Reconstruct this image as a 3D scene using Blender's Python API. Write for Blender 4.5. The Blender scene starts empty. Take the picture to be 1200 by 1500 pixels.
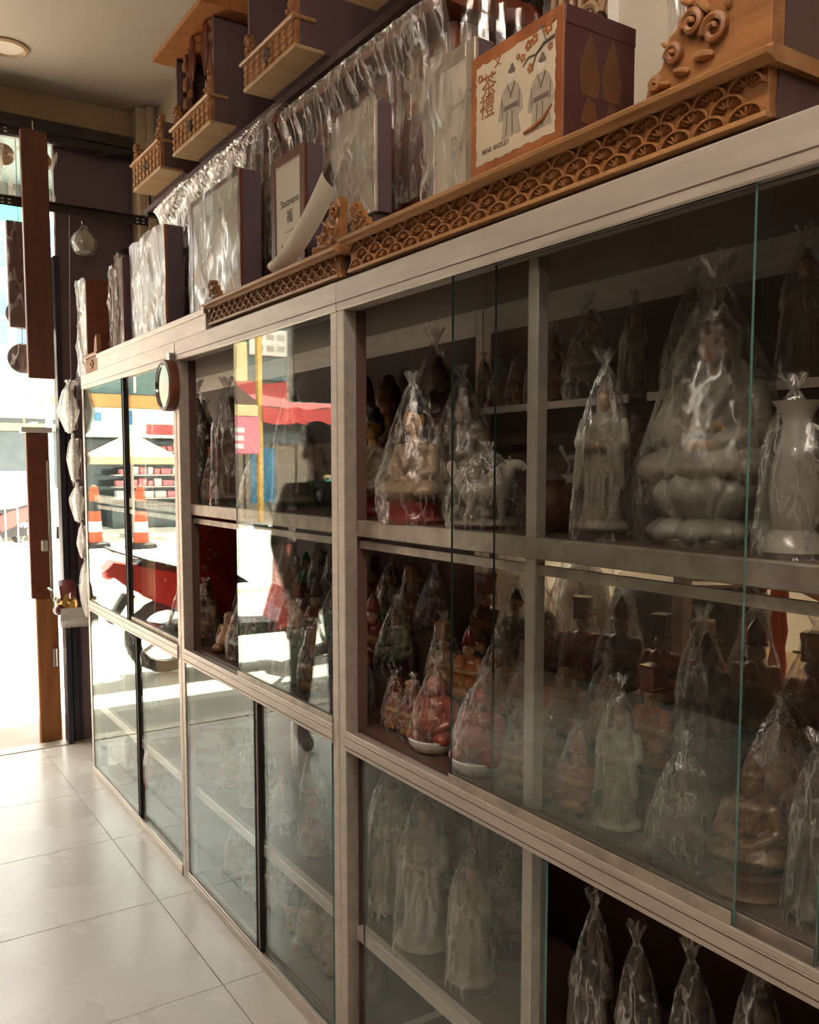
import bpy, bmesh, math, random
import numpy as np
from mathutils import Vector, Matrix, Euler

# ------------------------------------------------------------------ camera, sky, sun, exposure
SC = bpy.context.scene
COL = SC.collection
F, CX, CY, CAM_H, CAM_X = 1300.0, 600.0, 795.0, 1.509, -1.045      # pixels of the 1200x1500 frame, metres
def _ray(px, py): return Vector(((px-CX)/F, -(py-CY)/F, -1.0))
_Z = -_ray(600, CY+F*F/(CY-686.0)); _Z.normalize()
_Y = _ray(-250, 686); _Y -= _Z*_Y.dot(_Z); _Y.normalize()
_X = _Y.cross(_Z)
ROT = Matrix((_X, _Y, _Z))                                           # camera axes -> world axes
CAM = Vector((CAM_X, 0.0, CAM_H))
def at(px, py, x=None, y=None, z=None):
    """point where the sight line of a pixel meets the plane x=, y= or z= that the thing touches"""
    d = ROT @ _ray(px, py)
    i, v = (0, x) if x is not None else (1, y) if y is not None else (2, z)
    return CAM + d*((v-CAM[i])/d[i])
cam = bpy.data.cameras.new('camera'); cam_o = bpy.data.objects.new('camera', cam); COL.objects.link(cam_o)
cam_o.matrix_world = Matrix.Translation(CAM) @ ROT.to_4x4()
cam.sensor_fit = 'HORIZONTAL'; cam.sensor_width = 36.0; cam.lens = F/1200*36
cam.shift_y = (CY-750)/1200.0
cam.clip_start = 0.05; cam.clip_end = 300
SC.camera = cam_o

W = bpy.data.worlds.new('world'); SC.world = W; W.use_nodes = True
nt = W.node_tree; nt.nodes.clear()
bg = nt.nodes.new('ShaderNodeBackground'); out = nt.nodes.new('ShaderNodeOutputWorld')
sky = nt.nodes.new('ShaderNodeTexSky'); sky.sky_type = 'HOSEK_WILKIE'
SUN_DIR = Vector((-0.25, 0.32, 0.90)).normalized()
sky.sun_direction = SUN_DIR; sky.turbidity = 8.0; sky.ground_albedo = 0.5
mixw = nt.nodes.new('ShaderNodeMixRGB'); mixw.inputs[0].default_value = 0.75
mixw.inputs[2].default_value = (0.92, 0.86, 0.77, 1)
nt.links.new(sky.outputs[0], mixw.inputs[1]); nt.links.new(mixw.outputs[0], bg.inputs[0])
bg.inputs[1].default_value = 1.9
nt.links.new(bg.outputs[0], out.inputs[0])

sl = bpy.data.lights.new('sun', 'SUN'); sl.energy = 5.6; sl.angle = 0.01; sl.color = (1.0, 0.93, 0.82)
so = bpy.data.objects.new('sun', sl); COL.objects.link(so)
so.rotation_euler = SUN_DIR.to_track_quat('Z', 'Y').to_euler()

vs = SC.view_settings
vs.view_transform = 'Standard'; vs.look = 'None'; vs.gamma = 1.0; vs.use_curve_mapping = False
vs.exposure = 2.4
SC.cycles.transparent_max_bounces = 40
SC.cycles.max_bounces = 10
SC.cycles.diffuse_bounces = 5
SC.cycles.glossy_bounces = 4
SC.cycles.sample_clamp_indirect = 6.0
SC.cycles.caustics_reflective = False
SC.cycles.caustics_refractive = False

random.seed(7)
RND = random.Random(11)

# ------------------------------------------------------------------ materials
M = {}
def _nodes(name):
    m = bpy.data.materials.new(name); m.use_nodes = True
    n = m.node_tree; p = n.nodes['Principled BSDF']
    M[name] = m
    return m, n, p
def _noise(n, scale, detail=3.0, rough=0.55, coord='Object', stretch=None):
    tc = n.nodes.new('ShaderNodeTexCoord'); no = n.nodes.new('ShaderNodeTexNoise')
    no.inputs['Scale'].default_value = scale; no.inputs['Detail'].default_value = detail; no.inputs['Roughness'].default_value = rough
    if stretch:
        mp = n.nodes.new('ShaderNodeMapping'); mp.inputs['Scale'].default_value = stretch
        n.links.new(tc.outputs[coord], mp.inputs[0]); n.links.new(mp.outputs[0], no.inputs['Vector'])
    else: n.links.new(tc.outputs[coord], no.inputs['Vector'])
    return no
def _ramp(n, fac, stops):
    r = n.nodes.new('ShaderNodeValToRGB')
    while len(r.color_ramp.elements) < len(stops): r.color_ramp.elements.new(0.5)
    for e, (p, c) in zip(r.color_ramp.elements, stops): e.position = p; e.color = (*c, 1)
    n.links.new(fac, r.inputs[0]); return r
def _bump(n, p, fac, strength=0.3, dist=0.004):
    b = n.nodes.new('ShaderNodeBump'); b.inputs['Strength'].default_value = strength; b.inputs['Distance'].default_value = dist
    n.links.new(fac, b.inputs['Height']); n.links.new(b.outputs[0], p.inputs['Normal']); return b
def plain(name, c1, c2=None, rough=0.5, metal=0.0, scale=6.0, bump=0.0, spec=0.5, stretch=None, lo=0.35, hi=0.65, coat=0.0):
    m, n, p = _nodes(name)
    p.inputs['Roughness'].default_value = rough; p.inputs['Metallic'].default_value = metal
    p.inputs['Specular IOR Level'].default_value = spec; p.inputs['Coat Weight'].default_value = coat
    if c2 is None: c2 = tuple(c*0.8 for c in c1)
    no = _noise(n, scale, stretch=stretch)
    r = _ramp(n, no.outputs[0], [(lo, c1), (hi, c2)]); n.links.new(r.outputs[0], p.inputs['Base Color'])
    if bump: _bump(n, p, no.outputs[0], bump)
    return m
def wood(name, light, dark, rough=0.5, along='y', scale=7.0, spec=0.4):
    m, n, p = _nodes(name)
    st = {'y': (5, 0.5, 5), 'z': (5, 5, 0.5), 'x': (0.5, 5, 5)}[along]
    no = _noise(n, scale, 6.0, 0.65, stretch=st)
    mid = tuple((a+b)/2 for a, b in zip(light, dark))
    r = _ramp(n, no.outputs[0], [(0.30, dark), (0.5, mid), (0.70, light)]); n.links.new(r.outputs[0], p.inputs['Base Color'])
    p.inputs['Roughness'].default_value = rough; p.inputs['Specular IOR Level'].default_value = spec
    _bump(n, p, no.outputs[0], 0.15, 0.002)
    return m
def glass(name, tint, refl, boost, edge=None):
    """thin pane: Fresnel mix of a tinted see-through sheet and a mirror"""
    m = bpy.data.materials.new(name); m.use_nodes = True; n = m.node_tree; n.nodes.clear(); M[name] = m
    o = n.nodes.new('ShaderNodeOutputMaterial'); mx = n.nodes.new('ShaderNodeMixShader')
    t = n.nodes.new('ShaderNodeBsdfTransparent'); t.inputs[0].default_value = (*tint, 1)
    g = n.nodes.new('ShaderNodeBsdfGlossy'); g.inputs['Color'].default_value = (*refl, 1); g.inputs['Roughness'].default_value = 0.0
    fr = n.nodes.new('ShaderNodeFresnel'); fr.inputs[0].default_value = boost
    geo = n.nodes.new('ShaderNodeNewGeometry')
    # the same Fresnel on either side of the sheet
    mulv = n.nodes.new('ShaderNodeMix'); mulv.data_type = 'FLOAT'
    n.links.new(geo.outputs['Backfacing'], mulv.inputs[0])
    inv = n.nodes.new('ShaderNodeMath'); inv.operation = 'DIVIDE'; inv.inputs[0].default_value = 1.0; inv.inputs[1].default_value = boost
    n.links.new(inv.outputs[0], mulv.inputs[3])
    mulv.inputs[2].default_value = boost
    n.links.new(mulv.outputs[0], fr.inputs[0])
    n.links.new(fr.outputs[0], mx.inputs[0]); n.links.new(t.outputs[0], mx.inputs[1]); n.links.new(g.outputs[0], mx.inputs[2])
    n.links.new(mx.outputs[0], o.inputs[0])
    return m
def film(name, base, ridge, scale, tint=(0.95, 0.94, 0.92), white=(0.80, 0.74, 0.66), gloss=0.22, facing=0.32, shine=0.5):
    """crumpled clear plastic: mostly see-through, milky and glinting along its creases"""
    m = bpy.data.materials.new(name); m.use_nodes = True; n = m.node_tree; n.nodes.clear(); M[name] = m
    o = n.nodes.new('ShaderNodeOutputMaterial'); mx = n.nodes.new('ShaderNodeMixShader'); m2 = n.nodes.new('ShaderNodeMixShader')
    t = n.nodes.new('ShaderNodeBsdfTransparent'); t.inputs[0].default_value = (*tint, 1)
    g = n.nodes.new('ShaderNodeBsdfGlossy'); g.inputs['Color'].default_value = (0.95, 0.95, 0.95, 1); g.inputs['Roughness'].default_value = gloss
    d = n.nodes.new('ShaderNodeBsdfDiffuse'); d.inputs[0].default_value = (*white, 1)
    tl = n.nodes.new('ShaderNodeBsdfTranslucent'); tl.inputs[0].default_value = (*white, 1)
    ad = n.nodes.new('ShaderNodeMixShader'); ad.inputs[0].default_value = 0.4
    n.links.new(d.outputs[0], ad.inputs[1]); n.links.new(tl.outputs[0], ad.inputs[2])
    m2.inputs[0].default_value = shine
    n.links.new(ad.outputs[0], m2.inputs[1]); n.links.new(g.outputs[0], m2.inputs[2])
    no = _noise(n, scale, 6.0, 0.62, stretch=(1.6, 1.6, 0.45))
    r = _ramp(n, no.outputs[0], [(0.53, (0, 0, 0)), (0.70, (1, 1, 1))])
    nf = _noise(n, scale*0.8, 3.0, 0.5, stretch=(1.5, 1.5, 0.5))
    rf = _ramp(n, nf.outputs[0], [(0.465, (0, 0, 0)), (0.492, (1, 1, 1)), (0.508, (1, 1, 1)), (0.535, (0, 0, 0))])
    r0 = r; r = n.nodes.new('ShaderNodeMixRGB'); r.blend_type = 'LIGHTEN'; r.inputs[0].default_value = 1.0
    n.links.new(r0.outputs[0], r.inputs[1]); n.links.new(rf.outputs[0], r.inputs[2])
    mul = n.nodes.new('ShaderNodeMath'); mul.operation = 'MULTIPLY_ADD'; mul.inputs[1].default_value = ridge; mul.inputs[2].default_value = base
    n.links.new(r.outputs[0], mul.inputs[0])
    lw = n.nodes.new('ShaderNodeLayerWeight'); lw.inputs[0].default_value = 0.22
    ad2 = n.nodes.new('ShaderNodeMath'); ad2.operation = 'MULTIPLY_ADD'; ad2.inputs[1].default_value = facing; ad2.use_clamp = True
    n.links.new(lw.outputs['Facing'], ad2.inputs[0]); n.links.new(mul.outputs[0], ad2.inputs[2])
    b = n.nodes.new('ShaderNodeBump'); b.inputs['Strength'].default_value = 0.7; b.inputs['Distance'].default_value = 0.010
    n.links.new(no.outputs[0], b.inputs['Height']); n.links.new(b.outputs[0], g.inputs['Normal'])
    n.links.new(ad2.outputs[0], mx.inputs[0]); n.links.new(t.outputs[0], mx.inputs[1]); n.links.new(m2.outputs[0], mx.inputs[2])
    n.links.new(mx.outputs[0], o.inputs[0])
    return m
def painted(name, rough=0.35, bump=0.25, scale=30, coat=0.3):
    """colour comes from the mesh's own paint layer times the object's colour"""
    m, n, p = _nodes(name)
    a = n.nodes.new('ShaderNodeAttribute'); a.attribute_name = 'Col'
    oi = n.nodes.new('ShaderNodeObjectInfo')
    # robe areas (alpha 1) take the object's own colour; a low object alpha tones the rest towards it as well
    inv = n.nodes.new('ShaderNodeMath'); inv.operation = 'SUBTRACT'; inv.inputs[0].default_value = 1.0; n.links.new(oi.outputs['Alpha'], inv.inputs[1])
    mxf = n.nodes.new('ShaderNodeMath'); mxf.operation = 'MAXIMUM'; n.links.new(a.outputs['Alpha'], mxf.inputs[0]); n.links.new(inv.outputs[0], mxf.inputs[1])
    mu = n.nodes.new('ShaderNodeMixRGB'); mu.blend_type = 'MIX'
    n.links.new(mxf.outputs[0], mu.inputs[0])
    no = _noise(n, 9.0, 4.0)
    r = _ramp(n, no.outputs[0], [(0.3, (0.72, 0.68, 0.64)), (0.7, (1, 1, 1))])
    mu2 = n.nodes.new('ShaderNodeMixRGB'); mu2.blend_type = 'MULTIPLY'; mu2.inputs[0].default_value = 1
    n.links.new(a.outputs['Color'], mu.inputs[1]); n.links.new(oi.outputs['Color'], mu.inputs[2])
    n.links.new(mu.outputs[0], mu2.inputs[1]); n.links.new(r.outputs[0], mu2.inputs[2])
    n.links.new(mu2.outputs[0], p.inputs['Base Color'])
    p.inputs['Roughness'].default_value = rough; p.inputs['Coat Weight'].default_value = coat
    wv = n.nodes.new('ShaderNodeTexWave'); wv.inputs['Scale'].default_value = scale; wv.inputs['Distortion'].default_value = 6.0; wv.inputs['Detail'].default_value = 2
    wv.bands_direction = 'DIAGONAL'
    tc = n.nodes.new('ShaderNodeTexCoord'); n.links.new(tc.outputs['Object'], wv.inputs['Vector'])
    _bump(n, p, wv.outputs['Fac'], bump, 0.012)
    return m
def emit(name, c, s):
    m, n, p = _nodes(name); p.inputs['Base Color'].default_value = (*c, 1)
    p.inputs['Emission Color'].default_value = (*c, 1); p.inputs['Emission Strength'].default_value = s; return m

plain('aluminium', (0.66, 0.58, 0.50), (0.56, 0.49, 0.42), 0.46, 0.5, 14, 0.05, stretch=(3, 0.4, 3))
plain('aluminium_worn', (0.56, 0.49, 0.40), (0.40, 0.34, 0.28), 0.5, 0.65, 22, 0.08)
plain('rubber', (0.02, 0.016, 0.014), rough=0.6)
glass('pane', (0.985, 0.992, 0.988), (0.85, 0.96, 0.92), 1.55)
glass('clear', (0.97, 0.98, 0.975), (0.9, 0.95, 0.93), 1.45)
plain('pane_edge_lit', (0.24, 0.46, 0.42), (0.18, 0.38, 0.35), 0.15, 0, 5, spec=0.8)  # near edge of a pane, the light it catches put into the colour
plain('pane_edge_shaded', (0.03, 0.06, 0.055), (0.02, 0.045, 0.04), 0.2, 0, 5)  # other edges of the same glass, shade put into the colour
film('bag', 0.02, 0.40, 7)
film('bag_milky', 0.05, 0.62, 6, facing=0.42)
film('wrap', 0.34, 0.45, 14, white=(0.60, 0.54, 0.46), gloss=0.28, facing=0.25, shine=0.38)
film('wrap_clear', 0.16, 0.60, 16, white=(0.74, 0.68, 0.60), gloss=0.20, facing=0.55, shine=0.45)
wood('wood_carved', (0.44, 0.205, 0.075), (0.20, 0.075, 0.024), 0.42, 'y', 6)
wood('wood_ledge', (0.52, 0.28, 0.115), (0.25, 0.105, 0.036), 0.4, 'y', 5)
wood('wood_brown', (0.16, 0.055, 0.022), (0.085, 0.028, 0.014), 0.45, 'z', 5)
wood('wood_red', (0.23, 0.065, 0.03), (0.12, 0.03, 0.016), 0.42, 'y', 5)
wood('wood_side', (0.14, 0.080, 0.078), (0.10, 0.060, 0.062), 0.6, 'z', 4)  # dark wood; on altar sides the shade is put into this colour
wood('wood_orange', (0.47, 0.19, 0.055), (0.28, 0.10, 0.03), 0.4, 'z', 5)
wood('wood_pale', (0.55, 0.38, 0.21), (0.40, 0.25, 0.12), 0.55, 'x', 5)
plain('dark_panel', (0.125, 0.082, 0.096), (0.11, 0.072, 0.086), 0.55, 0, 3)
plain('navy_steel', (0.035, 0.034, 0.05), (0.022, 0.02, 0.032), 0.35, 0.2, 4)
plain('slotted_steel', (0.05, 0.035, 0.03), (0.03, 0.02, 0.018), 0.45, 0.3, 8)
plain('hole_white', (0.8, 0.78, 0.72), rough=0.5)
plain('ceiling_paint', (0.46, 0.40, 0.33), (0.41, 0.355, 0.29), 0.8, 0, 1.2, lo=0.3, hi=0.7)
plain('wall_paint', (0.50, 0.40, 0.27), (0.42, 0.33, 0.22), 0.8, 0, 1.6)
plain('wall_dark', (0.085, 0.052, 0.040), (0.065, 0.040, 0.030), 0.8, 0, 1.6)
plain('soffit', (0.42, 0.30, 0.17), (0.34, 0.24, 0.13), 0.8, 0, 2)
plain('lining', (0.145, 0.078, 0.058), (0.11, 0.058, 0.043), 0.6, 0, 3)
plain('shelf_board', (0.12, 0.066, 0.045), (0.09, 0.05, 0.034), 0.4, 0, 4)
plain('picture_paper', (0.60, 0.53, 0.43), (0.52, 0.46, 0.37), 0.5, 0, 2.5)
plain('mat_board', (0.45, 0.40, 0.33), (0.38, 0.33, 0.27), 0.5, 0, 3)
plain('ink', (0.14, 0.10, 0.08), rough=0.6)
plain('ink_brown', (0.32, 0.11, 0.035), (0.24, 0.07, 0.02), 0.6)
plain('ink_grey', (0.38, 0.32, 0.24), (0.30, 0.25, 0.19), 0.6, 0, 60)
plain('box_cream', (0.56, 0.47, 0.34), (0.49, 0.40, 0.28), 0.55, 0, 6)
plain('box_orange', (0.36, 0.125, 0.035), (0.24, 0.07, 0.02), 0.5, 0, 14)
plain('box_side', (0.085, 0.022, 0.02), (0.06, 0.016, 0.016), 0.5, 0, 5)
plain('box_bronze', (0.16, 0.065, 0.018), (0.11, 0.04, 0.013), 0.5, 0, 12)
plain('porcelain', (0.40, 0.37, 0.32), (0.33, 0.30, 0.26), 0.2, 0, 8, spec=0.6, coat=0.4)
plain('cream_glaze', (0.33, 0.26, 0.19), (0.26, 0.20, 0.14), 0.3, 0, 8, coat=0.3)
plain('gold', (0.62, 0.36, 0.09), (0.42, 0.22, 0.05), 0.3, 0.7, 14)
plain('lacquer_red', (0.22, 0.024, 0.018), (0.15, 0.017, 0.013), 0.25, 0, 6, coat=0.5)
plain('lacquer_black', (0.02, 0.016, 0.015), (0.03, 0.022, 0.02), 0.25, 0, 6, coat=0.4)
plain('hair_black', (0.014, 0.016, 0.02), rough=0.45)
plain('white_plastic', (0.78, 0.75, 0.70), (0.70, 0.67, 0.62), 0.35, 0, 5)
plain('red_paint', (0.62, 0.045, 0.035), (0.5, 0.035, 0.03), 0.25, 0, 4, coat=0.6)
plain('red_cloth', (0.60, 0.07, 0.06), (0.48, 0.05, 0.045), 0.8, 0, 5)
plain('black_plastic', (0.025, 0.025, 0.027), rough=0.4)
plain('tyre', (0.03, 0.03, 0.03), rough=0.8)
plain('chrome', (0.7, 0.69, 0.66), rough=0.15, metal=1.0)
plain('asphalt', (0.50, 0.47, 0.42), (0.42, 0.40, 0.36), 0.85, 0, 2.5)
plain('pavement', (0.68, 0.63, 0.54), (0.58, 0.54, 0.46), 0.8, 0, 3)
plain('concrete', (0.46, 0.42, 0.36), (0.38, 0.35, 0.30), 0.85, 0, 3)
plain('yellow_line', (0.62, 0.50, 0.20), (0.55, 0.46, 0.22), 0.8, 0, 10)
plain('teal_sign', (0.50, 0.70, 0.66), (0.58, 0.75, 0.70), 0.4, 0, 1.0)
plain('orange_fascia', (0.52, 0.24, 0.07), (0.45, 0.20, 0.06), 0.5, 0, 3)
plain('dark_glass', (0.05, 0.085, 0.085), (0.03, 0.055, 0.055), 0.12, 0, 2, spec=0.8)
plain('teal_canopy', (0.09, 0.16, 0.155), (0.07, 0.12, 0.12), 0.6, 0, 2)
plain('pink_sign', (0.70, 0.22, 0.26), (0.62, 0.16, 0.22), 0.45, 0, 1.5)
plain('goods_red', (0.70, 0.10, 0.12), (0.58, 0.30, 0.30), 0.4, 0, 18)
plain('goods_white', (0.75, 0.70, 0.66), (0.6, 0.45, 0.42), 0.4, 0, 18)
plain('blue_banner', (0.04, 0.25, 0.42), (0.03, 0.16, 0.30), 0.4, 0, 3)
plain('blue_window', (0.10, 0.28, 0.50), (0.07, 0.2, 0.38), 0.2, 0, 2)
plain('green_sign', (0.05, 0.45, 0.28), (0.04, 0.38, 0.23), 0.45, 0, 2)
plain('yellow_post', (0.70, 0.42, 0.10), (0.6, 0.35, 0.08), 0.5, 0, 3)
plain('beige_door', (0.48, 0.42, 0.34), (0.42, 0.37, 0.30), 0.6, 0, 3)
plain('facade_white', (0.80, 0.77, 0.70), (0.72, 0.69, 0.63), 0.8, 0, 1)
plain('umbrella_cream', (0.72, 0.55, 0.30), (0.65, 0.47, 0.24), 0.7, 0, 3)
plain('cone_orange', (0.55, 0.085, 0.025), (0.48, 0.07, 0.02), 0.5, 0, 4)
plain('car_paint', (0.70, 0.72, 0.70), (0.66, 0.68, 0.66), 0.2, 0.1, 2, coat=0.6)
plain('cloth_green', (0.035, 0.055, 0.048), (0.028, 0.042, 0.038), 0.9, 0, 8)
plain('cloth_dark', (0.03, 0.03, 0.034), (0.022, 0.022, 0.026), 0.9, 0, 8)
plain('skin', (0.52, 0.30, 0.21), (0.47, 0.26, 0.18), 0.55, 0, 6)
plain('leaf', (0.34, 0.30, 0.10), (0.26, 0.26, 0.08), 0.6, 0, 12)
plain('straw', (0.50, 0.33, 0.15), (0.36, 0.22, 0.09), 0.8, 0, 40)
painted('paint_glaze', 0.30, 0.14, 13, 0.4)
painted('paint_matt', 0.42, 0.16, 15, 0.2)
emit('fill_tube_light', (1.0, 0.88, 0.76), 16.0)  # glow of the tube lamps added to lift the interior
emit('downlight_off', (0.75, 0.66, 0.54), 0.0)
# floor tile: pale glazed stone with faint clouding
m, n, p = _nodes('tile')
no = _noise(n, 1.6, 5.0, 0.6, coord='Object')
r = _ramp(n, no.outputs[0], [(0.3, (0.71, 0.672, 0.608)), (0.7, (0.79, 0.752, 0.688))]); n.links.new(r.outputs[0], p.inputs['Base Color'])
p.inputs['Roughness'].default_value = 0.26; p.inputs['Specular IOR Level'].default_value = 0.5
no2 = _noise(n, 3.0, 3.0); r2 = _ramp(n, no2.outputs[0], [(0.3, (0.2,)*3), (0.7, (0.33,)*3)]); n.links.new(r2.outputs[0], p.inputs['Roughness'])
plain('grout', (0.20, 0.17, 0.14), rough=0.9)

# ------------------------------------------------------------------ mesh helpers
class MB:
    """collects shapes into one mesh; everything is written in world metres"""
    def __init__(s): s.v = []; s.f = []; s.mi = []
    def add(s, vs_, fs_, mi=0, mat=None):
        b = len(s.v)
        s.v += [tuple(mat @ Vector(q)) for q in vs_] if mat is not None else [tuple(q) for q in vs_]
        s.f += [tuple(i+b for i in f) for f in fs_]; s.mi += [mi]*len(fs_)
        return s
    def box(s, a, b, bev=0.0, mi=0, mat=None):
        x0, x1 = sorted((a[0], b[0])); y0, y1 = sorted((a[1], b[1])); z0, z1 = sorted((a[2], b[2]))
        if bev <= 0:
            vs_ = [(x0,y0,z0),(x1,y0,z0),(x1,y1,z0),(x0,y1,z0),(x0,y0,z1),(x1,y0,z1),(x1,y1,z1),(x0,y1,z1)]
            return s.add(vs_, [(3,2,1,0),(4,5,6,7),(0,1,5,4),(1,2,6,5),(2,3,7,6),(3,0,4,7)], mi, mat)
        c = bev; vs_ = []
        for z, e in ((z0, 1), (z0+c, 0), (z1-c, 0), (z1, 1)):
            k = c if e else 0
            vs_ += [(x0+c,y0+k,z),(x1-c,y0+k,z),(x1-k,y0+c,z),(x1-k,y1-c,z),(x1-c,y1-k,z),(x0+c,y1-k,z),(x0+k,y1-c,z),(x0+k,y0+c,z)]
        fs_ = [tuple(range(7,-1,-1)), tuple(range(24,32))]
        for l in range(3):
            for i in range(8):
                j = (i+1) % 8; fs_.append((l*8+i, l*8+j, l*8+8+j, l*8+8+i))
        return s.add(vs_, fs_, mi, mat)
    def lathe(s, prof, c=(0,0,0), n=24, mi=0, sx=1.0, sy=1.0, mat=None, cap=True):
        vs_ = []; k = len(prof)
        for r, z in prof:
            for i in range(n):
                a = 2*math.pi*i/n; vs_.append((c[0]+r*sx*math.cos(a), c[1]+r*sy*math.sin(a), c[2]+z))
        fs_ = [(l*n+i, l*n+(i+1)%n, (l+1)*n+(i+1)%n, (l+1)*n+i) for l in range(k-1) for i in range(n)]
        if cap: fs_ += [tuple(range(n-1,-1,-1)), tuple(range((k-1)*n, k*n))]
        return s.add(vs_, fs_, mi, mat)
    def tube(s, pts, r, n=8, mi=0, cap=True, mat=None):
        pts = [Vector(p_) for p_ in pts]; rs = r if isinstance(r, (list, tuple)) else [r]*len(pts)
        vs_ = []; up = None
        for i, p_ in enumerate(pts):
            d = (pts[min(i+1, len(pts)-1)]-pts[max(i-1, 0)]).normalized()
            if up is None: up = Vector((0,0,1)) if abs(d.z) < 0.9 else Vector((1,0,0))
            a = (up - d*up.dot(d)).normalized(); b = d.cross(a); up = a
            for k in range(n):
                t = 2*math.pi*k/n; vs_.append(p_ + (a*math.cos(t)+b*math.sin(t))*rs[i])
        m_ = len(pts)
        fs_ = [(l*n+i, l*n+(i+1)%n, (l+1)*n+(i+1)%n, (l+1)*n+i) for l in range(m_-1) for i in range(n)]
        if cap: fs_ += [tuple(range(n-1,-1,-1)), tuple(range((m_-1)*n, m_*n))]
        return s.add(vs_, fs_, mi, mat)
    def prism(s, poly, frm, to, axis='x', mi=0, mat=None):
        """outline in the other two axes, extruded along axis"""
        k = len(poly); vs_ = []
        for t in (frm, to):
            for u, w in poly: vs_.append({'x': (t,u,w), 'y': (u,t,w), 'z': (u,w,t)}[axis])
        fs_ = [tuple(range(k-1,-1,-1)), tuple(range(k, 2*k))] + [(i, (i+1)%k, k+(i+1)%k, k+i) for i in range(k)]
        return s.add(vs_, fs_, mi, mat)
    def grid(s, fn, nu, nv, mi=0):
        vs_ = [fn(i/(nu-1), j/(nv-1)) for j in range(nv) for i in range(nu)]
        return s.add(vs_, [(j*nu+i, j*nu+i+1, (j+1)*nu+i+1, (j+1)*nu+i) for j in range(nv-1) for i in range(nu-1)], mi)
    def ball(s, c, r, n=14, mi=0, mat=None):
        r = (r, r, r) if not isinstance(r, (tuple, list)) else r
        vs_ = [(c[0], c[1], c[2]-r[2])]; h = n//2
        for j in range(1, h):
            t = math.pi*j/h
            for i in range(n):
                a = 2*math.pi*i/n; vs_.append((c[0]+r[0]*math.sin(t)*math.cos(a), c[1]+r[1]*math.sin(t)*math.sin(a), c[2]-r[2]*math.cos(t)))
        vs_.append((c[0], c[1], c[2]+r[2])); L = len(vs_)-1
        fs_ = [(0, 1+(i+1)%n, 1+i) for i in range(n)]
        fs_ += [(1+j*n+i, 1+j*n+(i+1)%n, 1+(j+1)*n+(i+1)%n, 1+(j+1)*n+i) for j in range(h-2) for i in range(n)]
        fs_ += [(1+(h-2)*n+i, 1+(h-2)*n+(i+1)%n, L) for i in range(n)]
        return s.add(vs_, fs_, mi, mat)
    def mesh(s, name, off=(0,0,0), smooth=False):
        me = bpy.data.meshes.new(name)
        me.from_pydata([(a-off[0], b-off[1], c-off[2]) for a, b, c in s.v], [], s.f)
        me.polygons.foreach_set('material_index', s.mi)
        if smooth:
            me.polygons.foreach_set('use_smooth', [True]*len(me.polygons))
            if smooth != 'all': me.set_sharp_from_angle(angle=math.radians(38))
        me.update(); return me

def link(name, me, mats, parent=None, loc=(0,0,0)):
    o = bpy.data.objects.new(name, me); COL.objects.link(o); o.location = loc
    if me is not None and len(me.materials) == 0:
        for k in (mats if isinstance(mats, (list, tuple)) else [mats]): me.materials.append(M[k])
    if parent is not None: o.parent = parent
    return o
def tag(o, label, cat, group=None):
    o['label'] = label; o['category'] = cat
    if group: o['group'] = group
    return o
def thing(name, label, cat, loc=(0,0,0), group=None):
    o = bpy.data.objects.new(name, None); COL.objects.link(o); o.location = loc; o.empty_display_size = 0.05
    return tag(o, label, cat, group)
def root_loc(o):
    v = Vector(o.location)
    while o.parent is not None: o = o.parent; v += Vector(o.location)
    return v
def part(name, mb, mats, parent, smooth=False):
    """a part written in world metres under a thing (or a part) that stands at its own place"""
    return link(name, mb.mesh(name, root_loc(parent), smooth), mats, parent)
def solo(name, mb, mats, label, cat, group=None, loc=None, smooth=False):
    """a thing of one mesh"""
    loc = loc or (0,0,0)
    return tag(link(name, mb.mesh(name, loc, smooth), mats, None, loc), label, cat, group)
def struct(name, mb, mats, parent=None, smooth=False):
    o = part(name, mb, mats, parent, smooth) if parent else link(name, mb.mesh(name, (0,0,0), smooth), mats)
    o['kind'] = 'structure'; return o
def text(name, s, size, mat, parent, M4, thick=0.0004):
    """flat lettering turned into a mesh, laid at the matrix M4 (world)"""
    cu = bpy.data.curves.new(name, 'FONT'); cu.body = s; cu.size = size; cu.extrude = thick; cu.align_x = 'CENTER'; cu.align_y = 'CENTER'
    cu.resolution_u = 2
    t = bpy.data.objects.new(name+'_tmp', cu); COL.objects.link(t)
    bpy.context.view_layer.update()
    me = bpy.data.meshes.new_from_object(t.evaluated_get(bpy.context.evaluated_depsgraph_get()))
    bpy.data.objects.remove(t); bpy.data.curves.remove(cu)
    me.materials.clear()
    me.transform(Matrix.Translation(-root_loc(parent)) @ M4)
    return link(name, me, mat, parent)
# a sign plane that faces the aisle (-x): text runs towards -y, up is z
def face_aisle(x, y, z): return Matrix.Translation((x, y, z)) @ Matrix(((0,0,-1,0),(-1,0,0,0),(0,1,0,0),(0,0,0,1)))
def face_shop(x, y, z): return Matrix.Translation((x, y, z)) @ Matrix(((1,0,0,0),(0,0,-1,0),(0,1,0,0),(0,0,0,1)))   # faces -y

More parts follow.
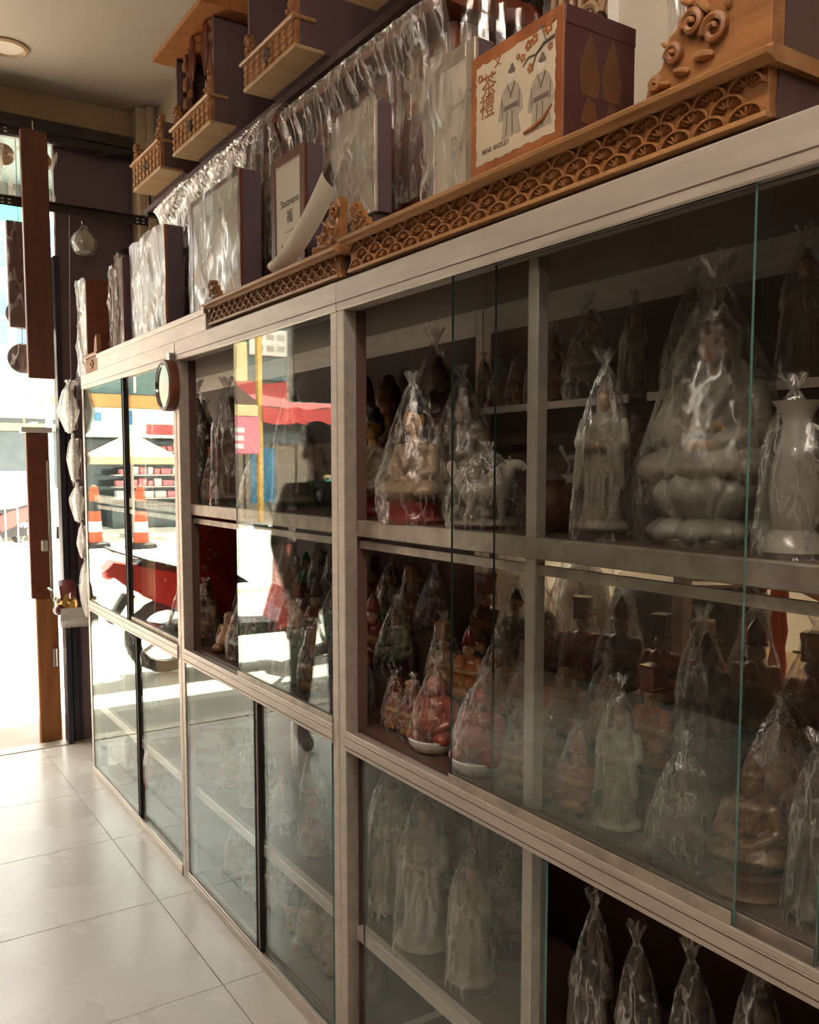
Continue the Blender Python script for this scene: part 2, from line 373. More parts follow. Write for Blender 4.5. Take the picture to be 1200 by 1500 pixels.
# ------------------------------------------------------------------ the room
TILE = 0.61
floor = struct('floor', MB().box((-3.4, -2.5, -0.06), (3.4, 5.02, -0.004)), 'grout')
tile_me = {}
X_LINES = [-0.146 + TILE*k for k in range(-6, 7)]
Y_LINES = [4.82 - TILE*k for k in range(0, 12)]
ys = [5.02] + Y_LINES
for i in range(len(X_LINES)-1):
    for j in range(len(ys)-1):
        x0, x1 = max(X_LINES[i], -3.39)+0.0012, min(X_LINES[i+1], 3.39)-0.0012
        y1, y0 = ys[j]-0.0012, max(ys[j+1], -2.49)+0.0012
        if x1-x0 < 0.05 or y1-y0 < 0.05: continue
        key = (round(x1-x0, 3), round(y1-y0, 3))
        if key not in tile_me:
            w_, d_ = x1-x0, y1-y0
            tile_me[key] = MB().box((-w_/2, -d_/2, -0.004), (w_/2, d_/2, 0.0), 0.0008).mesh('tile')
        link('tile', tile_me[key], 'tile', floor, ((x0+x1)/2, (y0+y1)/2, 0.0))
struct('ceiling', MB().box((-3.5, -2.6, 3.45), (3.5, 5.06, 3.55)), 'ceiling_paint')
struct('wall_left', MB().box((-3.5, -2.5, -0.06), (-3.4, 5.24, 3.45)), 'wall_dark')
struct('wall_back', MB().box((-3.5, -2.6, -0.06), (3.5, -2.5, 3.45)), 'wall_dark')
struct('wall_right', MB().box((3.4, -2.5, -0.06), (3.5, 5.24, 3.45)), 'wall_paint')
struct('wall_partition', MB().box((0.53, -2.5, 2.0), (0.60, 5.0, 3.45)), 'wall_paint')
struct('wall_front', MB().box((-3.5, 5.06, 3.30), (3.5, 5.24, 3.62)).box((3.2, 5.06, -0.06), (3.5, 5.24, 3.30)), 'soffit')
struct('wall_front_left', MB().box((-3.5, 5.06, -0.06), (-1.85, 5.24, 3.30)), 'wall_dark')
struct('trim_column', MB().box((0.42, 4.94, 0.0), (0.62, 5.06, 3.45), 0.01).box((0.47, 4.91, 1.9), (0.51, 4.94, 3.45), 0.004), 'wall_paint')
struct('trim_beam', MB().box((-3.2, 5.0, 3.20), (0.42, 5.08, 3.30)).box((-3.2, 4.985, 3.18), (0.42, 5.0, 3.24)), 'slotted_steel')
# dark shutter panel that closes the corner beside the opening
dp = struct('wall_shutter', MB().box((0.012, 5.05, 0.0), (0.42, 5.09, 3.2)), 'dark_panel')
struct('guide_channel', MB().box((-0.012, 5.0, 0.0), (0.016, 5.09, 2.62), 0.002).box((0.026, 5.03, 0.0), (0.052, 5.05, 1.9), 0.002).box((0.062, 5.036, 0.0), (0.075, 5.05, 1.9), 0.002), 'navy_steel', dp)
struct('door_track', MB().box((-3.2, 5.0, -0.05), (3.2, 5.1, 0.004)), 'aluminium_worn')

# slotted steel angles between which boards hang at the front
for z_, x_end in ((3.205, 0.44), (2.845, 0.468)):
    t = thing('slotted_angle_bar', 'dark slotted steel angle bar across the doorway, %s' % ('just below the ceiling beam' if z_ > 3 else 'carrying the hanging brown boards'), 'steel bar', (0, 4.97, z_))
    part('web', MB().box((-1.6, 4.972, z_-0.022), (x_end, 4.976, z_+0.022)).box((-1.6, 4.945, z_+0.018), (x_end, 4.976, z_+0.022)), 'slotted_steel', t)
    hm = MB().box((-0.007, -0.0006, -0.004), (0.007, 0.0, 0.004)).mesh('slot')
    xx = -0.42
    while xx < x_end-0.02:
        if xx < -0.22 or (z_ < 3 and xx > 0.40):
            for dz in (-0.009, 0.009): link('slot', hm, 'hole_white', t, (xx, 0.0018, dz))
        xx += 0.032
    if z_ < 3: t.location.y -= 0.04                                # this one passes in front of the corner column
# ------------------------------------------------------------------ display cabinets
D = 0.46
Z_MID0, Z_MID1, Z_SH0, Z_SH1, Z_B0, Z_B1 = 0.818, 0.868, 1.345, 1.383, 1.883, 1.952
def glass_pane(parent, x, y0, y1, z0, z1, name='glass_pane'):
    mb = MB(); t_ = 0.005
    mb.box((x, y0, z0), (x+t_, y1, z1)); mb.mi = [2, 2, 1, 0, 2, 0]
    return part(name, mb, ['pane', 'pane_edge_lit', 'pane_edge_shaded'], parent)
def cabinet(label, y0, y1, upper, lower, shoes, mids, back_open):
    t = thing('display_cabinet', label, 'cabinet', (0.0, (y0+y1)/2, 0.0), 'aluminium display cabinets')
    A = 'aluminium'; pw = 0.032
    for ya in (y0, y1-pw):
        part('post', MB().box((-0.012, ya, 0.0), (0.024, ya+pw, Z_B0), 0.002), A, t)
        part('inner_post', MB().box((0.024, ya, 0.0), (0.05, ya+pw, Z_B0)), 'lining', t)
        part('rear_post', MB().box((D-0.03, ya, 0.0), (D, ya+pw, Z_B1-0.02), 0.002), A, t)
    a, b = y0+pw, y1-pw
    tb = part('top_beam', MB().box((-0.014, y0, Z_B0), (0.03, y1, Z_B1), 0.003), A, t)
    part('groove', MB().box((-0.0148, y0, Z_B0+0.018), (-0.0138, y1, Z_B0+0.020)), 'lining', tb)
    part('top_board', MB().box((0.03, y0, Z_B1-0.02), (D, y1, Z_B1)), 'shelf_board', t)
    mr = part('middle_rail', MB().box((-0.016, a, Z_MID0), (0.03, b, Z_MID1-0.012), 0.002).box((-0.016, a, Z_MID1-0.012), (-0.010, b, Z_MID1), 0.001), A, t)
    part('groove', MB().box((-0.0168, a, Z_MID0+0.010), (-0.0158, b, Z_MID0+0.012)).box((-0.0168, a, Z_MID0+0.034), (-0.0158, b, Z_MID0+0.036)), 'lining', mr)
    part('bottom_rail', MB().box((-0.016, a, 0.0), (0.03, b, 0.030), 0.002).box((-0.016, a, 0.03), (-0.010, b, 0.042), 0.001), A, t)
    part('shelf_rail', MB().box((0.018, a, Z_SH0), (0.042, b, Z_SH1), 0.002).box((0.030, a, Z_SH0-0.03), (0.042, b, Z_SH0-0.012)), 'aluminium_worn', t)  # darker aluminium here, the dimming behind the glass put into the colour
    part('shelf', MB().box((0.042, a, Z_SH1-0.012), (D-0.03, b, Z_SH1)), 'shelf_board', t)
    part('deck', MB().box((0.03, a, Z_MID1-0.02), (D-0.03, b, Z_MID1)), 'shelf_board', t)
    part('low_shelf_rail', MB().box((0.016, a, 0.325), (0.040, b, 0.36), 0.002), A, t)
    part('low_shelf', MB().box((0.040, a, 0.345), (D-0.03, b, 0.357)), 'shelf_board', t)
    part('plinth', MB().box((0.03, a, 0.0), (D-0.03, b, 0.03)), 'lining', t)
    part('rear_rail', MB().box((D-0.03, a, Z_SH0), (D, b, Z_SH1)).box((D-0.03, a, Z_MID0), (D, b, Z_MID1)).box((D-0.03, a, Z_B0-0.02), (D, b, Z_B1-0.02)), A, t)
    part('back_panel', MB().box((D-0.028, a, 0.03), (D-0.02, b, Z_MID0)), 'lining', t); part('back_panel', MB().box((D-0.028, a, Z_SH1), (D-0.02, b, Z_B0-0.02)), 'lining', t)
    if back_open: glass_pane(t, D-0.02, a, b, Z_MID1, Z_SH0, 'rear_glass')
    else: part('back_panel', MB().box((D-0.028, a, Z_MID1), (D-0.02, b, Z_SH0)), 'lining', t)
    if back_open: part('end_panel', MB().box((0.05, y0+0.004, 0.0), (D-0.03, y0+0.009, Z_B0)), 'lining', t)
    for ym in mids:
        part('middle_post', MB().box((0.024, ym, 0.03), (0.05, ym+0.028, Z_MID0), 0.002), A, t)
        part('middle_post', MB().box((0.024, ym, Z_MID1), (0.05, ym+0.028, Z_B0), 0.002), A, t)
        part('rear_post', MB().box((D-0.03, ym, Z_MID1), (D, ym+0.028, Z_SH0), 0.002), A, t)
    for tr, p0, p1 in upper: glass_pane(t, (-0.009, 0.003)[tr], p0, p1, Z_MID1-0.008, Z_B0+0.0)
    for tr, p0, p1 in lower: glass_pane(t, (-0.009, 0.003)[tr], p0, p1, 0.032, Z_MID0+0.0)
    for tr, p0, p1, z_ in shoes:
        xs = (-0.0125, 0.0005)[tr]
        part('sliding_shoe', MB().box((xs-0.001, p0, z_), (xs+0.0015, p1, z_+0.026), 0.0005).box((xs+0.0095, p0, z_), (xs+0.011, p1, z_+0.026)), 'aluminium_worn', t)
    return t
cabA = cabinet('aluminium and glass display cabinet beside the shop doorway', 3.092, 4.475,
    [(0, 3.80, 4.44), (1, 3.12, 3.78)], [(0, 3.70, 4.44), (1, 3.12, 3.68)], [(1, 3.12, 3.78, Z_MID1-0.010)], [], False)
cabB = cabinet('middle aluminium display cabinet with sliding glass pushed half open', 1.906, 3.09,
    [(0, 1.94, 2.560)], [(0, 2.452, 3.05), (1, 1.975, 2.425)], [(0, 1.94, 2.560, Z_MID1-0.008)], [], False)
cabC = cabinet('aluminium display cabinet full of deity statues, nearest the shop interior', 0.25, 1.904,
    [(0, 0.757, 1.438), (1, 0.64, 1.318)], [(0, 1.145, 1.795)], [(0, 0.757, 1.438, Z_MID1-0.006), (1, 0.64, 1.318, Z_MID1-0.010)], [1.222], True)
# dark rubber seams where two panes meet
for cab, y_, z0, z1, x_ in ((cabA, 3.786, Z_MID1, Z_B0, -0.008), (cabA, 3.688, 0.03, Z_MID0, -0.008), (cabB, 2.438, 0.03, Z_MID0, -0.008)):
    part('seam_strip', MB().box((x_, y_-0.014, z0), (x_+0.014, y_-0.008, z1)).box((x_, y_+0.008, z0), (x_+0.014, y_+0.014, z1)), 'rubber', cab)
    part('seam_cover', MB().box((x_+0.003, y_-0.008, z0), (x_+0.011, y_+0.008, z1)), 'aluminium', cab)
# end glass of the far cabinet
glass_pane(cabA, 0.05, 4.452, 4.456, 0.03, Z_MID0, 'end_glass')

# stepped stands that carry the rows of figurines
STEP = {}
for nm, lab, a, b in (('cabC', 'dark stepped stand with rows of figurines in the nearest cabinet', 0.29, 1.865), ('cabB', 'dark stepped stand with bagged figurines in the middle cabinet', 1.945, 3.05)):
    prof = [(0.155, 0.868), (0.425, 0.868), (0.425, 1.03), (0.285, 1.03), (0.285, 0.95), (0.155, 0.95)]
    mb = MB().prism([(u, w) for u, w in prof], a, b, 'y')
    solo('stepped_stand', mb, 'shelf_board', lab, 'stand', None, (0.29, (a+b)/2, 0.868))
def step_z(x): return 0.868 if x < 0.155 else 0.95 if x < 0.285 else 1.03

# ------------------------------------------------------------------ the street outside
GZ = -0.02
struct('floor_threshold', MB().box((-12, 5.10, -0.2), (12, 5.60, GZ)), 'concrete')
struct('floor_forecourt', MB().box((-40, 5.60, -0.2), (40, 12.2, GZ)), 'pavement')
struct('floor_road', MB().box((-60, 12.2, -0.2), (60, 17.6, GZ-0.01)), 'asphalt')
struct('floor_far_pavement', MB().box((-60, 17.6, -0.2), (60, 40, GZ)), 'pavement')
struct('trim_kerb_line', MB().box((-40, 10.2, GZ-0.01), (40, 10.5, GZ+0.002)), 'yellow_line')
struct('wall_canopy', MB().box((-8, 5.24, 3.50), (8, 6.95, 3.58)).box((-8, 6.90, 3.38), (8, 6.95, 3.58)), 'teal_canopy')

def shop_a():
    t = thing('shop_building', 'shop with orange fascia, pale teal sign and shelves of red goods across the street', 'shop', (-5.6, 24, GZ))
    X0, X1, Yf = -8.0, -2.6, 22.6
    part('wall', MB().box((X0, 24.0, GZ), (X1, 27, 6.5)), 'facade_white', t)
    part('upper_panel', MB().box((X0, 22.7, 3.34), (X1, 24.0, 5.4), 0.02), 'teal_canopy', t)
    for k in range(5): part('panel_rib', MB().box((X0+0.2+k*1.15, 22.66, 3.4), (X0+0.26+k*1.15, 22.7, 5.3)), 'aluminium', t)
    part('fascia', MB().box((X0, Yf, 3.0), (X1, 24.0, 3.34), 0.02), 'orange_fascia', t)
    sg = part('sign', MB().box((X0, Yf-0.03, 2.28), (X1, 22.8, 3.0), 0.02), 'teal_sign', t)
    for k, (u, w, h) in enumerate(((0.16, 0.16, 0.2), (0.26, 0.16, 0.2), (0.36, 0.16, 0.2), (0.50, 0.12, 0.34))):
        part('sign_mark', MB().box((X1-u*5.4-w/2, Yf-0.045, 2.62-h/2+0.15), (X1-u*5.4+w/2, Yf-0.03, 2.62+h/2+0.15), 0.02), 'blue_window', sg)
    part('sign_plate', MB().box((-6.6, Yf-0.05, 2.36), (-5.7, Yf-0.03, 2.62), 0.01), 'red_paint', sg)
    part('sign_plate', MB().box((-3.5, Yf-0.05, 2.36), (-3.25, Yf-0.03, 2.6), 0.01), 'green_sign', sg)
    part('back_room', MB().box((X0, 23.9, GZ), (X1, 24.0, 2.3)), 'dark_glass', t)
    for zz in (0.75, 1.05, 1.35, 1.65, 1.95):
        part('goods_shelf', MB().box((-7.8, 22.9, zz-0.03), (-5.0, 23.3, zz)), 'aluminium', t)
    part('counter', MB().box((-7.9, 22.85, GZ), (-4.9, 23.4, 0.55), 0.02).box((-7.95, 22.8, 0.55), (-4.85, 23.45, 0.6)), 'dark_glass', t)
    k = 0
    for zz in (0.75, 1.05, 1.35, 1.65, 1.95):
        xx = -7.75
        while xx < -5.15:
            w = RND.uniform(0.16, 0.34)
            part('goods_packet', MB().box((xx, 22.95, zz), (xx+w-0.03, 23.2, zz+RND.uniform(0.13, 0.2)), 0.015), RND.choice(('goods_red', 'goods_red', 'goods_white')), t)
            xx += w
    return t
shop_a()
def shop_b():
    t = thing('shop_building', 'shop with red awning, yellow posts and beige shutter doors across the street', 'shop', (-12, 26, GZ))
    X0, X1 = -17.0, -8.2
    part('wall', MB().box((X0, 26.0, GZ), (X1, 29, 8)), 'beige_door', t)
    part('upper_wall', MB().box((X0, 25.6, 4.2), (X1, 26, 7.6), 0.02), 'teal_canopy', t)
    b_ = part('sign', MB().box((-12.6, 25.5, 4.95), (-9.8, 25.6, 5.75), 0.02), 'facade_white', t)
    for r_ in range(2):
        for k in range(7): part('sign_mark', MB().box((-12.4+k*0.36, 25.485, 5.43-r_*0.34), (-12.16+k*0.36, 25.5, 5.6-r_*0.34)), 'concrete', b_)
    def aw(u, v):
        x = -9.2 - u*7.2; y = 25.6 - v*2.4; z = 4.15 - 0.9*v + 0.05*math.sin(u*30) - 0.06*v*abs(math.sin(u*22))
        return (x, y, z)
    part('awning', MB().grid(aw, 50, 8), 'red_cloth', t, True)
    part('awning_valance', MB().grid(lambda u, v: (-9.2-u*7.2, 23.2+0.03*math.sin(u*40), 3.25-0.06*abs(math.sin(u*22))-v*0.45), 60, 3), 'red_cloth', t)
    for x in (-9.0, -13.0, -16.6): part('post', MB().box((x-0.24, 23.3, GZ), (x-0.10, 23.5, 5.9), 0.02), 'yellow_post', t)
    part('window_band', MB().box((X0, 25.9, 2.3), (X1, 26.0, 3.0)), 'dark_glass', t)
    for k in range(9):
        x = -8.9-k*0.88
        part('door_leaf', MB().box((x-0.8, 25.9, GZ), (x, 25.97, 2.25), 0.02), 'beige_door', t)
    s2 = part('hanging_sign', MB().box((-9.05, 23.1, 1.9), (-8.1, 23.2, 2.95), 0.03), 'pink_sign', t)
    for k in range(3): part('sign_mark', MB().box((-8.55-0.02*k, 23.085, 2.05+0.22*k), (-8.2, 23.1, 2.18+0.22*k)), 'white_plastic', s2)
    part('sign_cap', MB().box((-9.0, 23.1, 2.95), (-8.15, 23.2, 3.25)), 'umbrella_cream', t)
    part('banner', MB().box((-9.9, 24.0, 0.5), (-9.15, 24.04, 2.1)), 'blue_banner', t)
    part('round_sign', MB().box((-8.8, 23.3, 3.9), (-8.2, 23.36, 5.0), 0.05), 'umbrella_cream', t)
    part('notice', MB().box((-12.3, 25.0, 1.2), (-11.9, 25.05, 1.7)), 'umbrella_cream', t)
    part('green_bin', MB().box((-12.35, 24.6, GZ), (-11.85, 25.0, 1.15), 0.03), 'green_sign', t)
    return t
shop_b()
def shop_c():
    t = thing('shop_house', 'white shop house with dark open ground floor seen through the doorway', 'building', (4, 27, GZ))
    X0, X1 = -2.4, 14
    part('wall', MB().box((X0, 27, GZ), (X1, 32, 12)), 'facade_white', t)
    part('dark_interior', MB().box((X0+0.3, 26.95, GZ), (X1, 27, 2.9)), 'dark_glass', t)  # flat dark sheet, the shade of the open ground floor as a colour
    part('awning', MB().prism([(27.0, 4.1), (27.0, 3.9), (25.0, 3.0), (25.0, 3.1)], X0, X1, 'x'), 'facade_white', t)
    part('fascia', MB().box((X0, 26.6, 2.55), (X1, 26.95, 2.75)), 'umbrella_cream', t)
    for k in range(6):
        for r_ in range(2):
            w_ = part('window', MB().box((X0+0.9+k*1.25, 26.92, 4.9+r_*2.1), (X0+1.9+k*1.25, 27, 6.4+r_*2.1), 0.02), 'blue_window', t)
            part('sill', MB().box((X0+0.85+k*1.25, 26.85, 4.82+r_*2.1), (X0+1.95+k*1.25, 26.95, 4.9+r_*2.1)), 'facade_white', w_)
            part('mullion', MB().box((X0+0.9+k*1.25, 26.9, 5.6+r_*2.1), (X0+1.9+k*1.25, 26.93, 5.68+r_*2.1)), 'facade_white', w_)
    return t
shop_c()
t = thing('round_shop_sign', 'green and white hanging sign board above the street', 'sign', (1.6, 17, GZ))
part('post', MB().tube([(2.3, 17, GZ), (2.3, 17, 7.6)], 0.06), 'white_plastic', t)
part('arm', MB().tube([(2.3, 17, 7.2), (1.2, 17, 7.2)], 0.04), 'white_plastic', t)
part('board', MB().box((1.0, 16.95, 5.6), (2.2, 17.05, 7.0), 0.03), 'white_plastic', t)
part('green_band', MB().box((1.0, 16.93, 5.75), (2.2, 16.95, 6.15)), 'green_sign', t)

# the railing along the far kerb
t = thing('railing', 'white metal railing along the far kerb, seen through the doorway', 'railing', (2.4, 17.55, GZ))
part('top_rail', MB().tube([(0.4, 17.55, 0.93), (5.4, 17.55, 0.93)], 0.035), 'white_plastic', t)
part('bottom_rail', MB().box((0.4, 17.52, 0.08), (5.4, 17.58, 0.14)), 'white_plastic', t)
for k in range(7):
    part('post', MB().box((0.6+k*0.75-0.05, 17.5, GZ), (0.6+k*0.75+0.05, 17.6, 0.96), 0.01), 'umbrella_cream' if k % 2 else 'white_plastic', t)
bar_me = MB().tube([(0, 0, 0), (0, 0, 0.8)], 0.012, 6).mesh('bar')
for k in range(22): link('bar', bar_me, 'white_plastic', t, (0.55+k*0.21-2.4, 0.0, 0.13-GZ))

def car(loc, label):
    t = thing('car', label, 'car', loc); x, y, z = loc
    prof = [(-2.1, 0.35), (-2.1, 0.72), (-1.95, 0.86), (-1.05, 0.98), (-0.35, 1.42), (0.95, 1.46), (1.75, 1.02), (2.1, 0.95), (2.1, 0.35)]
    part('body', MB().prism([(y+a, z+b) for a, b in prof], x-0.84, x+0.84, 'x'), 'car_paint', t)
    part('windscreen', MB().add([(x-0.74, y-1.06, z+0.99), (x+0.74, y-1.06, z+0.99), (x+0.62, y-0.40, z+1.41), (x-0.62, y-0.40, z+1.41)], [(0, 1, 2, 3)]), 'blue_window', t)
    for s in (-1, 1):
        part('side_window', MB().prism([(y-0.9, z+1.0), (y+1.5, z+1.04), (y+0.9, z+1.38), (y-0.34, z+1.36)], x+s*0.835, x+s*0.85, 'x'), 'dark_glass', t)
        part('headlight', MB().ball((x+s*0.6, y-2.08, z+0.68), (0.2, 0.06, 0.1)), 'chrome', t)
        part('mirror', MB().ball((x+s*0.95, y-0.75, z+1.02), (0.1, 0.06, 0.07)), 'car_paint', t)
        for yy in (-1.35, 1.35):
            w_ = part('wheel', MB().lathe([(0.18, -0.1), (0.31, -0.1), (0.33, -0.05), (0.33, 0.05), (0.31, 0.1), (0.18, 0.1)], n=20, mat=Matrix.Translation((x+s*0.78, y+yy, z+0.33)) @ Matrix.Rotation(math.pi/2, 4, 'Y')), 'tyre', t)
            part('hub', MB().lathe([(0.05, -0.02), (0.17, 0.0), (0.05, 0.03)], n=14, mat=Matrix.Translation((x+s*0.88, y+yy, z+0.33)) @ Matrix.Rotation(math.pi/2, 4, 'Y')), 'chrome', w_)
    part('grille', MB().box((x-0.4, y-2.13, z+0.5), (x+0.4, y-2.1, z+0.64), 0.01), 'black_plastic', t)
    part('bumper', MB().box((x-0.82, y-2.2, z+0.3), (x+0.82, y-2.05, z+0.48), 0.03), 'car_paint', t)
    return t
car((2.35, 21.9, GZ), 'pale car parked behind the white railing')

def scooter(loc, rot, paint, label, group=None):
    t = thing('motor_scooter', label, 'scooter', (0, 0, 0), group)
    def wheel(y):
        w_ = part('wheel', MB().lathe([(0.20, -0.045), (0.26, -0.045), (0.285, 0.0), (0.26, 0.045), (0.20, 0.045)], n=22, mat=Matrix.Translation((0, y, 0.285)) @ Matrix.Rotation(math.pi/2, 4, 'Y'), cap=False), 'tyre', t)
        mb = MB()
        for k in range(5):
            a = 2*math.pi*k/5; mb.tube([(0, y, 0.285), (0, y+0.2*math.cos(a), 0.285+0.2*math.sin(a))], 0.018, 6)
        mb.lathe([(0.19, -0.02), (0.21, -0.02), (0.21, 0.02), (0.19, 0.02)], n=20, mat=Matrix.Translation((0, y, 0.285)) @ Matrix.Rotation(math.pi/2, 4, 'Y'), cap=False)
        part('rim', mb, 'chrome', w_)
    wheel(-0.62); wheel(0.62)                                   # front is +y
    part('front_fender', MB().prism([(0.36, 0.5), (0.42, 0.34), (0.48, 0.5), (0.62, 0.6), (0.78, 0.54), (0.9, 0.36), (0.82, 0.58), (0.62, 0.66)], -0.07, 0.07, 'x'), paint, t)
    part('front_shield', MB().prism([(0.20, 0.28), (0.30, 0.30), (0.44, 0.62), (0.46, 0.92), (0.40, 0.98), (0.32, 0.9), (0.30, 0.6)], -0.19, 0.19, 'x'), paint, t)
    part('leg_well', MB().prism([(-0.12, 0.26), (0.30, 0.26), (0.30, 0.34), (-0.12, 0.36)], -0.16, 0.16, 'x'), 'black_plastic', t)
    part('body', MB().prism([(-0.1, 0.30), (-0.1, 0.62), (-0.3, 0.7), (-0.98, 0.86), (-1.04, 0.8), (-0.8, 0.6), (-0.4, 0.42)], -0.13, 0.13, 'x'), paint, t)
    part('engine', MB().prism([(-0.1, 0.2), (0.0, 0.34), (-0.3, 0.45), (-0.62, 0.36), (-0.62, 0.22)], -0.10, 0.10, 'x'), 'black_plastic', t)
    part('seat', MB().prism([(0.02, 0.66), (-0.1, 0.74), (-0.4, 0.76), (-0.8, 0.88), (-0.84, 0.84), (-0.4, 0.66)], -0.125, 0.125, 'x'), 'black_plastic', t)
    part('fork', MB().tube([(-0.09, 0.62, 0.285), (-0.07, 0.46, 0.7)], 0.02, 8).tube([(0.09, 0.62, 0.285), (0.07, 0.46, 0.7)], 0.02, 8), 'chrome', t)
    h = part('handlebar', MB().tube([(-0.33, 0.26, 1.05), (-0.16, 0.38, 1.03), (0.16, 0.38, 1.03), (0.33, 0.26, 1.05)], 0.018, 8).ball((0, 0.4, 1.0), (0.15, 0.1, 0.09)), 'black_plastic', t)
    for s in (-1, 1):
        part('grip', MB().tube([(s*0.27, 0.30, 1.046), (s*0.38, 0.23, 1.055)], 0.024, 8), 'rubber', h)
        part('mirror', MB().tube([(s*0.2, 0.36, 1.04), (s*0.27, 0.33, 1.2)], 0.007, 6).ball((s*0.29, 0.33, 1.23), (0.06, 0.02, 0.04)), 'black_plastic', h)
    part('headlight', MB().ball((0, 0.48, 0.94), (0.09, 0.05, 0.07)), 'chrome', t)
    part('tail_light', MB().ball((0, -1.0, 0.76), (0.07, 0.05, 0.04)), 'red_paint', t)
    part('grab_rail', MB().tube([(-0.11, -0.7, 0.84), (-0.12, -1.0, 0.95), (0.12, -1.0, 0.95), (0.11, -0.7, 0.84)], 0.012, 6), 'chrome', t)
    part('exhaust', MB().tube([(0.13, 0.0, 0.25), (0.15, -0.4, 0.26), (0.16, -0.85, 0.36)], [0.025, 0.05, 0.055], 10), 'chrome', t)
    part('stand', MB().tube([(-0.1, -0.1, 0.25), (-0.2, -0.15, 0.0)], 0.012, 6), 'chrome', t)
    part('rear_fender', MB().prism([(-0.9, 0.62), (-1.02, 0.42), (-0.98, 0.4), (-0.84, 0.6)], -0.06, 0.06, 'x'), 'black_plastic', t)
    t.location = loc; t.rotation_euler = (0, 0, rot)
    return t
scooter((-1.62, 6.45, GZ), math.radians(95), 'red_paint', 'red motor scooter parked on the forecourt outside the doorway')
scooter((-10.2, 22.2, GZ), math.radians(60), 'black_plastic', 'dark scooter parked in front of the blue banner', 'scooters parked across the street')
scooter((-11.4, 22.1, GZ), math.radians(70), 'black_plastic', 'dark scooter parked in front of the beige doors', 'scooters parked across the street')
scooter((1.5, 18.5, GZ), math.radians(100), 'red_paint', 'red scooter parked behind the white railing')

def bollard(loc, label):
    t = thing('traffic_bollard', label, 'bollard', loc); x, y, z = loc
    part('base', MB().lathe([(0.30, 0), (0.28, 0.07), (0.17, 0.1)], loc, 16), 'rubber', t)
    for k, m_ in enumerate(('cone_orange', 'white_plastic', 'cone_orange', 'black_plastic', 'cone_orange')):
        z0 = 0.1+k*0.2; part('band', MB().lathe([(0.15-0.012*k, z0), (0.15-0.012*(k+1), z0+0.2)], loc, 16), m_, t)
    part('knob', MB().ball((x, y, z+1.13), 0.08), 'cone_orange', t)
bollard((-3.95, 17.2, GZ), 'orange banded traffic bollard with a black base on the road edge')
bollard((-3.25, 17.8, GZ), 'orange banded traffic bollard standing beside the far kerb post')
t = thing('parasol', 'cream street parasol over a stall in front of the red goods', 'parasol', (-4.6, 20, GZ))
part('pole', MB().tube([(-4.6, 20, GZ), (-4.6, 20, 2.3)], 0.03), 'aluminium', t)
for k in range(8):
    a, b = 2*math.pi*k/8, 2*math.pi*(k+1)/8
    part('canopy_panel', MB().add([(-4.6, 20, 2.3), (-4.6+1.1*math.cos(a), 20+1.1*math.sin(a), 1.75), (-4.6+1.1*math.cos(b), 20+1.1*math.sin(b), 1.75), (-4.6+1.1*math.cos(b), 20+1.1*math.sin(b), 1.6), (-4.6+1.1*math.cos(a), 20+1.1*math.sin(a), 1.6)], [(0, 1, 2), (1, 4, 3, 2)]), 'umbrella_cream', t)
part('foot', MB().lathe([(0.3, 0), (0.28, 0.08), (0.06, 0.12)], (-4.6, 20, GZ), 16), 'concrete', t)
# a small tree by the kerb
t = thing('street_tree', 'thin yellow-green street tree beyond the doorway', 'tree', (3.3, 18.6, GZ))
part('trunk', MB().tube([(3.3, 18.6, GZ), (3.3, 18.6, 1.6), (3.2, 18.6, 2.9)], [0.06, 0.05, 0.03], 8), 'wood_pale', t)
mb = MB()
for k in range(150):
    c = Vector((3.1+RND.gauss(0, 0.4), 18.6+RND.gauss(0, 0.3), 3.0+RND.gauss(0, 0.3))); d = Vector((RND.uniform(-1, 1), RND.uniform(-1, 1), RND.uniform(-1, 1))).normalized()*0.13
    e = d.orthogonal().normalized()*0.04
    mb.add([c-d, c+e, c+d, c-e], [(0, 1, 2, 3)])
part('foliage', mb, 'leaf', t)['kind'] = 'stuff'

# a person standing in the aisle near the doorway, seen in the cabinet glass
def skinned(name, verts, edges, radii, mat, parent, sub=2):
    me = bpy.data.meshes.new(name+'_cage'); me.from_pydata(verts, edges, [])
    o = bpy.data.objects.new(name+'_cage', me); COL.objects.link(o)
    md = o.modifiers.new('skin', 'SKIN')
    for i, r_ in enumerate(radii):
        sv = me.skin_vertices[0].data[i]; sv.radius = r_ if isinstance(r_, tuple) else (r_, r_); sv.use_root = (i == 0)
    md.use_smooth_shade = True
    sb = o.modifiers.new('sub', 'SUBSURF'); sb.levels = sub; sb.render_levels = sub
    bpy.context.view_layer.update()
    m2 = bpy.data.meshes.new_from_object(o.evaluated_get(bpy.context.evaluated_depsgraph_get())); m2.name = name
    bpy.data.objects.remove(o); bpy.data.meshes.remove(me)
    m2.polygons.foreach_set('use_smooth', [True]*len(m2.polygons))
    return m2
t = thing('person', 'person in a dark green shirt and dark trousers standing by the doorway', 'person', (-1.16, 4.25, 0.0))
v = [(0,0,0.95), (0,0,1.12), (0,0,1.32), (0,0.01,1.43), (0,0,1.50), (0,-0.01,1.60), (0,-0.01,1.69),
     (-0.17,0,1.40), (-0.23,0.02,1.14), (-0.21,-0.10,0.92), (-0.20,-0.14,0.84),
     (0.17,0,1.40), (0.24,0.02,1.14), (0.22,-0.08,0.92), (0.21,-0.11,0.84),
     (-0.10,0,0.86), (-0.11,-0.01,0.48), (-0.12,0.03,0.09), (-0.13,-0.10,0.04),
     (0.10,0,0.86), (0.12,-0.02,0.48), (0.13,0.03,0.09), (0.14,-0.10,0.04)]
